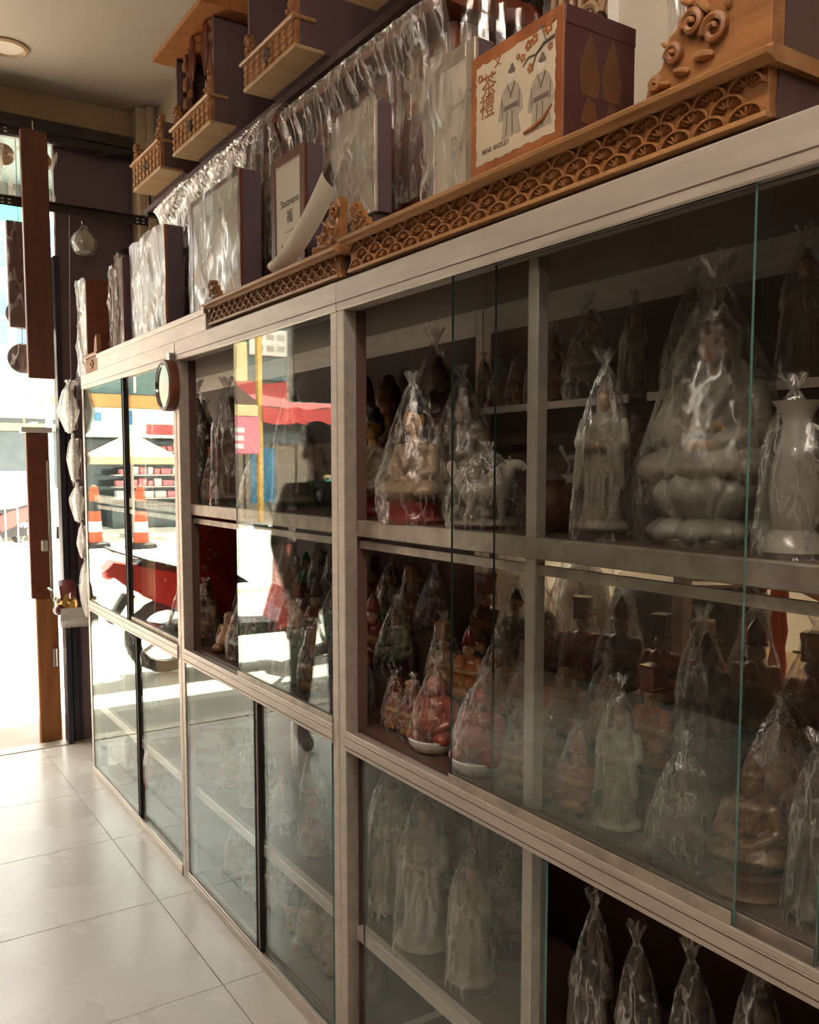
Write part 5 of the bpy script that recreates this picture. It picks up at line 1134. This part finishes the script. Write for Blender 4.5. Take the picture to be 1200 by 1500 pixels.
def colour(o, c, kind, mono=None):
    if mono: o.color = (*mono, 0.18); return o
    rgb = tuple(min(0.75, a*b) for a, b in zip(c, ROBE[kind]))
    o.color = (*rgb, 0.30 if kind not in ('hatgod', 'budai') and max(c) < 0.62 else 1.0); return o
def statue(kind, name, label, px, py, x, z, top, cat='statue', group=None, tint=(1, 1, 1), rot=0.0, bag='bag', mat='paint_glaze', base=None, h=None, hat=None, y=None, mono=None, slim=1.0, bagx=1.0):
    """figure standing on height z at depth x, on the sight line of px; its height comes from the pixel of its top"""
    if y is None: y = at(px, py, x=x).y
    H = h if h else max(0.06, at(px, top, x=x).z-z)
    t = thing(name, label, cat, (x, y, z), group); t.rotation_euler = (0, 0, rot); t.scale = (H*slim, H*slim, H)
    zoff = {'budai': -0.033, 'standing': 0.031, 'qilin': 0.008}.get(kind, 0.0)
    if base == 'lotus': lotus(t, 'porcelain' if tint[0] > 0.8 else 'cream_glaze')
    elif base == 'red': link('base', BASE_RED, 'lacquer_red', t)
    elif base == 'dish': link('dish', BOWL, 'white_plastic', t); zoff = 0.03
    elif kind in ('guanyin', 'monk'):                             # seated figures stand on a turned wooden base
        if 'plain_base' not in PROTO: PROTO['plain_base'] = BASE_RED.copy(); PROTO['plain_base'].materials.clear()
        link('base', PROTO['plain_base'], 'wood_brown', t)
    b = link('body', ME[kind], mat, t, (0, 0, zoff)); colour(b, tint, kind, mono)
    if kind == 'hatgod':
        hm = RND.choice(('lacquer_red', 'wood_red', 'wood_orange', 'wood_carved', 'wood_brown')) if hat is None else hat
        me = HAT if RND.random() < 0.72 else HAT2
        key = (me.name, hm)
        if key not in PROTO: PROTO[key] = me.copy(); PROTO[key].materials.clear()
        ho = link('hat', PROTO[key], hm, t)
        if me is HAT and RND.random() < 0.4: link('hat_wing', HATWING, 'gold', ho)
    if bag:
        bk = {'guanyin': 'guanyin', 'monk': 'guanyin', 'hatgod': 'seat', 'budai': 'fat', 'standing': 'tall', 'qilin': 'long'}[kind]
        src = RND.choice(BAGS[bk]); key = (src.name, bag)
        if key not in PROTO: PROTO[key] = src.copy(); PROTO[key].materials.clear()
        w_ = link('plastic_wrap', PROTO[key], bag, t, (0, 0, 0.002)); w_.rotation_euler = (0, 0, RND.uniform(-0.5, 0.5)*(bagx == 1.0)); w_.scale = (bagx, 1.0, 1.0)
    return t
ST = Z_SH1
# upper shelf of the nearest cabinet
statue('guanyin', 'seated_goddess_statue', 'large white seated goddess statue on a lotus throne under thin film', 1042, 700, 0.188, ST, 438, rot=0.35, base='lotus', bag='bag', tint=(1.0, 0.97, 0.92))
statue('monk', 'seated_buddha_statue', 'seated Buddha statue with pale robe and black hair on red base at the cabinet post', 546, 680, 0.17, ST, 592, tint=(1, 1, 1), rot=0.25, base='red', bag=None, mat='paint_matt')
statue('monk', 'seated_buddha_statue', 'golden-faced Buddha statue with black cap of hair and film across its robe', 606, 680, 0.078, ST, 575, tint=(1.05, 1.0, 0.95), rot=0.3, base='red', bag='bag', bagx=0.80, mat='paint_matt')
statue('monk', 'seated_buddha_statue', 'dark bronze Buddha statue behind the golden-faced Buddha', 566, 640, 0.31, ST, 545, tint=(0.45, 0.25, 0.18), rot=0.3, base='red', bag=None)
statue('standing', 'standing_saint_statue', 'dark wooden standing saint statue in the corner of the near cabinet', 536, 640, 0.345, ST, 520, tint=(0.30, 0.14, 0.09), rot=0.3, bag=None, h=0.43, y=2.41)
statue('standing', 'standing_saint_statue', 'tall brown standing saint statue in clear film behind the Buddhas', 640, 640, 0.335, ST, 500, tint=(0.28, 0.14, 0.10), rot=0.3, bag='bag', h=0.42, y=1.985)
statue('guanyin', 'seated_goddess_statue', 'cream seated goddess statue with gilt crown beside the white lion dog', 678, 680, 0.246, ST, 566, rot=0.35, base='lotus', bag='bag', bagx=0.80, tint=(0.9, 0.78, 0.62))
statue('qilin', 'lion_dog_statue', 'white porcelain lion dog statue in a shiny bag on the glass shelf front', 710, 740, 0.095, ST, 668, rot=0.9, bag='bag_milky', tint=(1.05, 1.03, 1.0), cat='statue')
t = thing('clay_jar', 'brown rounded clay jar beside the middle post', 'jar', (0.15, 1.325, ST))
part('pot', MB().lathe([(0.03, 0), (0.05, 0.018), (0.057, 0.045), (0.047, 0.075), (0.027, 0.092), (0.032, 0.104), (0.026, 0.106)], (0.15, t.location.y, ST), 24), 'wood_brown', t, True)
part('lid', MB().lathe([(0.03, 0.104), (0.018, 0.116), (0.006, 0.124)], (0.15, t.location.y, ST), 18), 'wood_side', t, True)
statue('standing', 'standing_goddess_statue', 'white standing goddess statue in a tied bag right of the middle post', 883, 690, 0.11, ST, 560, rot=0.4, bag='bag_milky', tint=(1, 0.96, 0.9))
statue('monk', 'seated_saint_statue', 'dark lacquered seated saint behind the large white goddess', 928, 660, 0.245, ST, 602, tint=(0.35, 0.2, 0.15), rot=0.3, base='red', bag=None)
statue('standing', 'standing_goddess_statue', 'pale standing goddess statue peeping out behind the large goddess', 1008, 640, 0.372, ST, 582, tint=(0.9, 0.85, 0.78), rot=0.4, bag=None, h=0.252)
t = thing('porcelain_vase', 'tall white porcelain vase with flared rim in film beside the large goddess', 'vase', (0.10, at(1165, 700, x=0.10).y, ST))
vy = t.location.y; vh = at(1165, 588, x=0.10).z-ST
VP_ = [(0.20, 0), (0.23, 0.04), (0.20, 0.10), (0.13, 0.18), (0.15, 0.28), (0.165, 0.42), (0.15, 0.58), (0.10, 0.75), (0.085, 0.86), (0.11, 0.94), (0.16, 1.0), (0.15, 1.0), (0.08, 0.88)]
part('vase_body', MB().lathe([(r*vh, q*vh) for r, q in VP_], (0.10, vy, ST), 32), 'porcelain', t, True)
for s in (-1, 1): part('handle', MB().tube([(0.10, vy+s*0.09*vh, ST+0.85*vh), (0.10, vy+s*0.20*vh, ST+0.80*vh), (0.10, vy+s*0.20*vh, ST+0.62*vh), (0.10, vy+s*0.14*vh, ST+0.55*vh)], 0.018*vh, 8), 'porcelain', t, True)
o = link('plastic_wrap', BAGS['tall'][0].copy(), 'bag_milky', t); o.scale = (vh*1.2, vh*1.2, vh*0.98)
statue('standing', 'standing_goddess_statue', 'pale standing goddess in film on the back shelf above the white vase', 1178, 500, 0.36, 1.652, 362, h=0.225, rot=0.4, bag='bag_milky', tint=(0.95, 0.88, 0.8))
# two narrow back shelves with small pieces
for zz, ya, yb in ((1.652, 1.26, 1.83), (1.652, 0.72, 1.21), (1.49, 1.26, 1.52)):
    s_ = part('inner_shelf', MB().box((0.302, ya, zz-0.008), (0.43, yb, zz)), 'clear', cabC)
    part('shelf_edge', MB().box((0.295, ya, zz-0.012), (0.302, yb, zz+0.004)), 'aluminium', s_)
for k, (px, top, kind, zz, lab, tn) in enumerate(((865, 425, 'guanyin', 1.652, 'small pale seated goddess in film on the back shelf', (0.9, 0.82, 0.7)), (930, 452, 'standing', 1.652, 'film-wrapped standing figure on the back shelf above the dark saint', (0.95, 0.9, 0.82)),
     (1012, 398, 'guanyin', 1.652, 'white-faced seated goddess in a tied bag high on the back shelf', (1.05, 1.03, 1.0)), (815, 470, 'hatgod', 1.652, 'small gilt hat-wearing deity at the end of the back shelf', (1.2, 2.2, 1.6)))):
    statue(kind, 'shelf_figurine', lab, px, 560, 0.358, zz, top, cat='figurine', tint=tn, rot=0.3, bag='bag_milky', h=(0.205, 0.185, 0.205, 0.165)[k], y=(1.432, 1.305, None, 1.545)[k], slim=0.92)
for k in range(4):
    statue(('standing', 'hatgod', 'budai')[k % 3], 'shelf_figurine', 'tiny %s figurine in a twisted bag on the long back shelf' % ('pale', 'red', 'ochre', 'white', 'rust', 'cream', 'grey')[k], 0, 0, 0.36, 1.652, 0, cat='figurine', tint=((1, 0.95, 0.9), (1, 1, 1), (1.2, 3, 1.5), (1.1, 1.1, 1.1), (0.8, 1.5, 1), (1, 0.9, 0.75), (0.8, 0.85, 0.85))[k], rot=0.3, bag='bag_milky', h=(0.115, 0.115, 0.105, 0.125)[k], y=(1.622, 1.678, 1.747, 1.808)[k])
for k in range(3):
    statue(('qilin', 'standing', 'qilin')[k], 'shelf_figurine', ('small white porcelain horse on the lower back shelf', 'small white porcelain maiden on the lower back shelf', 'small white porcelain dog on the lower back shelf')[k], 0, 0, 0.36, 1.49, 0, cat='figurine', tint=(1.1, 1.1, 1.1), rot=0.9, bag=None, h=0.075+0.03*(k == 1), y=1.30+0.085*k)

# rows of figurines on the stepped stand of the nearest cabinet
TINTS = [('maroon', (0.8, 0.7, 0.8)), ('rust red', (1.2, 1.9, 1.2)), ('orange', (1.5, 3.2, 1.3)), ('ochre', (1.25, 4.0, 1.8)), ('dark brown', (0.42, 1.2, 0.9)), ('gold', (1.5, 5.0, 1.8)), ('crimson', (1.35, 0.7, 0.8)), ('russet', (0.95, 1.7, 1.2))]
WHERE = {'f': 'front row', 'c': 'front line', 'm': 'lower step', 'b': 'top step'}
RAD = {'hatgod': 0.275, 'budai': 0.355, 'monk': 0.31, 'guanyin': 0.31, 'standing': 0.21}
NTH = ('first', 'second', 'third', 'fourth', 'fifth', 'sixth', 'seventh', 'eighth', 'ninth', 'tenth', 'eleventh', 'twelfth', 'thirteenth', 'fourteenth', 'fifteenth', 'sixteenth', 'seventeenth', 'eighteenth', 'nineteenth', 'twentieth', 'twenty-first', 'twenty-second', 'twenty-third', 'twenty-fourth')
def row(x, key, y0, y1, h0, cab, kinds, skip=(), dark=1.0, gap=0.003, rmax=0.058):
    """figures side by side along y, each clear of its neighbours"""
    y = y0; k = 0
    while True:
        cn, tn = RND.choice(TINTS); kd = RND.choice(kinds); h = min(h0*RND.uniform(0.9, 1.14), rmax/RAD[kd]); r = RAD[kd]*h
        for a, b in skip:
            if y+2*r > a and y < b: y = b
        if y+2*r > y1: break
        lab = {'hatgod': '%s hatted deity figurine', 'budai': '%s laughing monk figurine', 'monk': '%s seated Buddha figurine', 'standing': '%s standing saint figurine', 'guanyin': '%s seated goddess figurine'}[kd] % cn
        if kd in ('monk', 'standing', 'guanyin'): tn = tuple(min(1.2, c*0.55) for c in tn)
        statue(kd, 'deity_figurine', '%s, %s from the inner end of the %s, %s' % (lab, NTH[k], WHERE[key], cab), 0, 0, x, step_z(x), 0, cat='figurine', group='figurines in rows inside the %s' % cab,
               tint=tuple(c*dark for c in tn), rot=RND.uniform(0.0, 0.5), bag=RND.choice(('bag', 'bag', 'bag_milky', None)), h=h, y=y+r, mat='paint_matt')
        y += 2*r+gap; k += 1
NC, MC = 'near cabinet', 'middle cabinet'
row(0.095, 'f', 1.70, 1.868, 0.14, NC, ['hatgod'])
statue('budai', 'laughing_monk_figurine', 'pink laughing monk in a tied bag on a white dish by the pane edge', 637, 1060, 0.088, 0.868, 985, cat='figurine', mono=(0.36, 0.075, 0.05), bag='bag', base='dish', rot=0.4, mat='paint_glaze')
statue('budai', 'laughing_monk_figurine', 'red laughing monk in a striped tied bag on a white dish, beside the pink one', 703, 1080, 0.084, 0.868, 1004, cat='figurine', mono=(0.34, 0.045, 0.03), bag='bag', base='dish', rot=0.4, mat='paint_glaze')
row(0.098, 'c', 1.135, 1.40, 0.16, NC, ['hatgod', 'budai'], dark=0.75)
row(0.222, 'm', 0.36, 1.865, 0.185, NC, ['hatgod', 'hatgod', 'hatgod', 'budai'], skip=((0.93, 1.062),))
row(0.355, 'b', 0.36, 1.865, 0.195, NC, ['hatgod', 'hatgod', 'hatgod', 'budai', 'monk'])
statue('standing', 'white_sage_figurine', 'white sage figurine standing in film in the near cabinet front', 908, 1100, 0.095, 0.868, 1030, cat='figurine', tint=(1.1, 1.1, 1.05), rot=0.4, bag='bag_milky')
statue('budai', 'bronze_monk_figurine', 'dark bronze laughing monk under silvery film beyond the sage', 1003, 1150, 0.088, 0.868, 1110, cat='figurine', mono=(0.085, 0.06, 0.045), rot=0.4, bag='bag_milky')
statue('standing', 'bronze_sage_figurine', 'tall dark bronze sage under film between the sage and the pane edge', 1030, 1100, 0.22, 0.95, 930, cat='figurine', tint=(0.3, 0.22, 0.17), rot=0.4, bag='bag')
statue('guanyin', 'gilt_goddess_figurine', 'gilt goddess figurine by the pane edge in the near cabinet', 1098, 1220, 0.095, 0.868, 1110, cat='figurine', mono=(0.17, 0.09, 0.035), rot=0.5, bag=None)
statue('standing', 'wrapped_saint_figurine', 'dark saint figurine wrapped in grey film right of the pane edge', 1200, 1220, 0.10, 0.868, 1120, cat='figurine', mono=(0.10, 0.07, 0.05), rot=0.4, bag='bag_milky')
# middle cabinet and what shows through its open half
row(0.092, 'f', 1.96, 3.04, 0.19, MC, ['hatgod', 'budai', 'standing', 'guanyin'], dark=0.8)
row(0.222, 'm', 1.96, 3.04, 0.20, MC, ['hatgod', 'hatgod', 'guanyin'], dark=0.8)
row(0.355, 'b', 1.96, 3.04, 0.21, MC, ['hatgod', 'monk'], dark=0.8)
for k, (y, x, kd, h, tn, lab) in enumerate(((2.64, 0.09, 'budai', 0.16, (0.75, 1.0, 1.0), 'dark bagged monk'), (2.87, 0.10, 'standing', 0.36, (0.32, 0.18, 0.12), 'tall dark bagged saint'), (3.01, 0.10, 'hatgod', 0.20, (0.6, 1.2, 1.0), 'brown bagged hat-wearing deity'), (2.76, 0.28, 'guanyin', 0.34, (0.4, 0.28, 0.2), 'bronze bagged goddess'), (2.47, 0.14, 'standing', 0.34, (0.6, 0.5, 0.42), 'pale bagged saint'))):
    statue(kd, 'shelf_statue', lab+' on the upper shelf of the middle cabinet', 0, 0, x, ST, 0, tint=tn, rot=0.6, bag='bag_milky' if k < 3 else 'bag', h=h, y=y)
for k, (y, x, kd, h, tn, lab) in enumerate(((3.25, 0.12, 'standing', 0.38, (0.3, 0.16, 0.10), 'dark standing saint'), (3.42, 0.20, 'monk', 0.34, (0.4, 0.25, 0.15), 'dim gilt Buddha'), (3.65, 0.28, 'guanyin', 0.36, (0.5, 0.35, 0.25), 'brown seated goddess'), (3.95, 0.2, 'standing', 0.38, (0.4, 0.3, 0.2), 'pale brown saint'))):
    statue(kd, 'shelf_statue', lab+' in film on the upper shelf of the doorway cabinet', 0, 0, x, ST, 0, tint=tn, rot=0.6, bag='bag_milky', h=h, y=y)
t = thing('red_lacquer_board', 'bright red lacquered board with gilt flecks inside the doorway cabinet', 'board', (0.24, 3.62, 0.868))
part('panel', MB().box((0.055, 3.60, 0.868), (0.425, 3.62, 1.33), 0.004), 'red_paint', t)
for k in range(16):
    q = (RND.uniform(0.09, 0.4), 3.598, RND.uniform(1.0, 1.28)); part('gilt_fleck', MB().ball(q, (RND.uniform(0.006, 0.016), 0.003, RND.uniform(0.004, 0.012)), 8), 'gold', t, True)
for k, (y, x) in enumerate(((3.18, 0.10), (3.30, 0.16), (3.42, 0.12), (3.50, 0.24), (3.26, 0.30))):
    statue('hatgod', 'deity_figurine', ('russet', 'gilt', 'dark', 'ochre', 'brown')[k]+' hat-wearing figurine before the red lacquered board', 0, 0, x, 0.868, 0, cat='figurine', tint=((0.8, 1.2, 1), (1.5, 5, 2), (0.4, 1, 1), (1.2, 4, 2), (0.5, 1.4, 1.2))[k], rot=0.5, bag='bag' if k % 2 else 'bag_milky', h=0.17+0.02*(k % 3), y=y, mat='paint_matt')
# lower cabinets
ZL = 0.357
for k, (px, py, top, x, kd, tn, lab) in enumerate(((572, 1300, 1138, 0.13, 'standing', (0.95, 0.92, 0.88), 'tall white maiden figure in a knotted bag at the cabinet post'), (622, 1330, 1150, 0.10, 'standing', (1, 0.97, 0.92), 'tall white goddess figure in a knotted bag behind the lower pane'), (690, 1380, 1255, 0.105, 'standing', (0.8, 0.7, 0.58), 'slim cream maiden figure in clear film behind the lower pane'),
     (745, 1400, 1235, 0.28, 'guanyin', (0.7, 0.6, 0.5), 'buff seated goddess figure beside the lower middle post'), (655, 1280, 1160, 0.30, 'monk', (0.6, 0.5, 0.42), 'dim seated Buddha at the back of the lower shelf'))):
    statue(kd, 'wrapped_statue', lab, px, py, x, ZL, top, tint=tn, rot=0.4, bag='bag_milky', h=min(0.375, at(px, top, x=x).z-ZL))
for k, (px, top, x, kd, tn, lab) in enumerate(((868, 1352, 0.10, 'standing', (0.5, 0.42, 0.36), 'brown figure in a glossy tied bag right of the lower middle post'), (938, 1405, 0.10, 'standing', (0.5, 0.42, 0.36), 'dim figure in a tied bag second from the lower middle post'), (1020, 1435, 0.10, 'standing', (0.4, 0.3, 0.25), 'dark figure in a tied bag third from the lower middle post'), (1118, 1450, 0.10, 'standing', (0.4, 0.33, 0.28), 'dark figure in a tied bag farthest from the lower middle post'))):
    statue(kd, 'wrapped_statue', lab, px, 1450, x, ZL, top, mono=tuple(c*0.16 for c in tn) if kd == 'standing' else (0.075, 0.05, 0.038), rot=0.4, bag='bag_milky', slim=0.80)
for k in range(9):
    y = 2.07+0.113*k
    statue(('standing', 'guanyin', 'hatgod')[k % 3], 'low_shelf_figurine', '%s figurine in film on the lower shelf of the middle cabinet' % ('buff', 'ivory', 'red', 'sandy', 'white', 'brown', 'grey', 'cream', 'orange')[k], 0, 0, 0.12+0.05*(k % 2), ZL, 0, cat='figurine', tint=((0.8, 0.7, 0.6), (1, 0.95, 0.9), (1, 1, 1), (0.85, 0.75, 0.6), (1, 1, 1), (0.5, 1.2, 1), (0.7, 0.72, 0.7), (0.95, 0.9, 0.8), (1.6, 4, 1.5))[k], rot=0.4, bag='bag_milky', h=(0.27, 0.18, 0.20)[k % 3], y=y)
for k in range(7):
    y = 2.05+0.15*k
    statue(('budai', 'hatgod')[k % 2], 'floor_shelf_figurine', '%s figurine in film on the bottom board of the middle cabinet' % ('rust', 'gilt', 'white', 'brown', 'ochre', 'grey', 'maroon')[k], 0, 0, 0.14, 0.03, 0, cat='figurine', tint=((1, 1.4, 1), (1.5, 5, 2), (1.5, 8, 8), (0.5, 1.2, 1), (1.2, 4, 2), (0.8, 5, 5), (0.8, 0.7, 0.8))[k], rot=0.4, bag='bag', h=0.2, y=y)
for k in range(4):
    statue(('standing', 'qilin', 'standing', 'budai')[k], 'corner_figurine', ('white porcelain maiden at the end glass by the doorway', 'white porcelain lion dog at the end glass by the doorway', 'cream porcelain sage low in the doorway cabinet', 'pale laughing monk low in the doorway cabinet')[k], 0, 0, 0.16, (ZL, 0.03, ZL, 0.03)[k], 0, cat='figurine', tint=(1.1, 1.1, 1.1), rot=-0.6, bag='bag_milky', h=(0.3, 0.2, 0.3, 0.22)[k], y=(4.36, 4.34, 4.1, 4.0)[k])

# ------------------------------------------------------------------ the aisle behind the nearest cabinet
t = thing('back_table', 'long table with goods standing behind the nearest cabinet', 'table', (1.2, 2.3, 0.0))
part('table_top', MB().box((0.95, 0.9, 0.86), (1.6, 4.2, 0.90), 0.004), 'wood_pale', t)
for x in (1.0, 1.55):
    for y in (0.95, 4.15): part('leg', MB().box((x-0.025, y-0.025, 0.0), (x+0.025, y+0.025, 0.86), 0.003), 'wood_side', t)
t = thing('black_drum', 'black lacquered drum with pale rim and red studs on the back table', 'drum', (1.22, 1.85, 0.90))
part('shell', MB().lathe([(0.20, 0.0), (0.245, 0.08), (0.25, 0.16), (0.22, 0.26)], (1.22, 1.85, 0.90), 32), 'lacquer_black', t, True)
part('skin_head', MB().lathe([(0.22, 0.26), (0.225, 0.27), (0.20, 0.275), (0.01, 0.275)], (1.22, 1.85, 0.90), 32), 'box_cream', t, True)
for k in range(20):
    a = 2*math.pi*k/20; part('stud', MB().ball((1.22+0.228*math.cos(a), 1.85+0.228*math.sin(a), 1.145), 0.009, 8), 'lacquer_red', t, True)
for k in range(5):
    q = (1.12+0.05*k, 1.74+0.055*k, 1.176)
    solo('red_tassel', MB().lathe([(0.012, 0.0), (0.03, 0.02), (0.022, 0.06), (0.008, 0.08), (0.004, 0.11)], q, 12), 'lacquer_red', ('first', 'second', 'third', 'fourth', 'fifth')[k]+' red tassel on the black drum, counted from the broom', 'tassel', 'tassels on the drum', q, True)
for k, (y, x, m_, w, h, lab) in enumerate(((2.25, 1.15, 'bag_milky', 0.20, 0.36, 'bundled clear bag of white goods beside the drum'), (2.65, 1.15, 'bag_milky', 0.22, 0.40, 'bulging clear bag of white goods in the middle of the back table'), (3.1, 1.15, 'bag_milky', 0.2, 0.36, 'clear bag of pale goods near the far end of the back table'), (3.6, 1.15, 'bag_milky', 0.22, 0.42, 'tall clear bag of white goods at the far end of the back table'))):
    t = thing('goods_bag', lab, 'bag', (x, y, 0.90))
    part('contents', MB().lathe([(w*0.4, 0), (w*0.5, h*0.2), (w*0.42, h*0.6), (w*0.2, h*0.8), (0.01, h*0.85)], (x, y, 0.90), 18), 'white_plastic', t, True)
    o = link('plastic_wrap', BAGS['fat'][k % 2].copy(), m_, t); o.scale = (w*2.0, w*2.0, h)
t = thing('straw_broom', 'orange handled straw broom head leaning over the back table', 'broom', (1.25, 1.45, 0.90))
part('handle', MB().lathe([(0.022, 0), (0.026, 0.05), (0.02, 0.1), (0.026, 0.15), (0.02, 0.2), (0.026, 0.25), (0.018, 0.3)], (1.2, 1.52, 0.90), 12), 'cone_orange', t, True)
mb = MB()
for k in range(34): mb.tube([(1.2, 1.52, 1.19), (1.22+0.002*k, 1.42, 1.19-0.002*k), (1.25+0.004*k, 1.25, 1.16-0.006*k)], 0.003, 4)
part('bristles', mb, 'straw', t)['kind'] = 'stuff'
t = thing('orange_crate', 'open orange wooden crate on the back table', 'crate', (1.3, 1.2, 0.90))
for a, b in (((1.15, 1.05, 0.90), (1.45, 1.07, 1.2)), ((1.15, 1.33, 0.90), (1.45, 1.35, 1.2)), ((1.43, 1.07, 0.90), (1.45, 1.33, 1.2)), ((1.15, 1.07, 0.90), (1.45, 1.33, 0.92)), ((1.15, 1.07, 0.92), (1.17, 1.33, 1.04))): part('board', MB().box(a, b, 0.002), 'wood_orange', t)
t.location.y -= 0.13

# string of bagged goods hanging down the end of the cabinet
z = 1.94
for k, (h, w, lab) in enumerate(((0.26, 0.075, 'white bagged tassel packet at the top of the string by the doorway'), (0.24, 0.05, 'long white bagged packet second on the string by the doorway'), (0.20, 0.055, 'pale bagged packet third on the string by the doorway'), (0.18, 0.04, 'narrow bagged packet fourth on the string by the doorway'), (0.30, 0.055, 'long white bagged packet at the bottom of the string'))):
    t = thing('hanging_packet', lab, 'packet', (-0.045+0.014*k, 4.60, z-h), 'bagged packets strung by the doorway')
    if k == 0: part('cord', MB().tube([(-0.045, 4.60, 1.93), (-0.02, 4.60, 1.945), (0.002, 4.60, 1.94)], 0.0025, 6), 'rubber', t)
    rr = random.Random(60+k); q = rr.uniform(0.35, 0.6)
    pf = [(0.0, 0.10), (0.06, 0.45), (q*0.6, 0.80), (q, 1.0), (0.82, 0.5), (0.94, 0.10), (1.0, 0.28)]
    o = link('filling', bag_mesh([(a_*0.95, r_*0.9) for a_, r_ in pf], 80+k, 3, 0.10, 0.5, 1.0), 'white_plastic', t); o.scale = (w, w*1.3, h)
    o = link('plastic_wrap', bag_mesh(pf, 90+k, 5, 0.16, 0.55, 1.15), 'bag_milky', t); o.scale = (w, w*1.35, h)
    part('card', MB().box((t.location.x+0.022, 4.57, z-h*0.93), (t.location.x+0.032, 4.66, z-h*0.1), 0.003), 'wood_red', t)
    z -= h
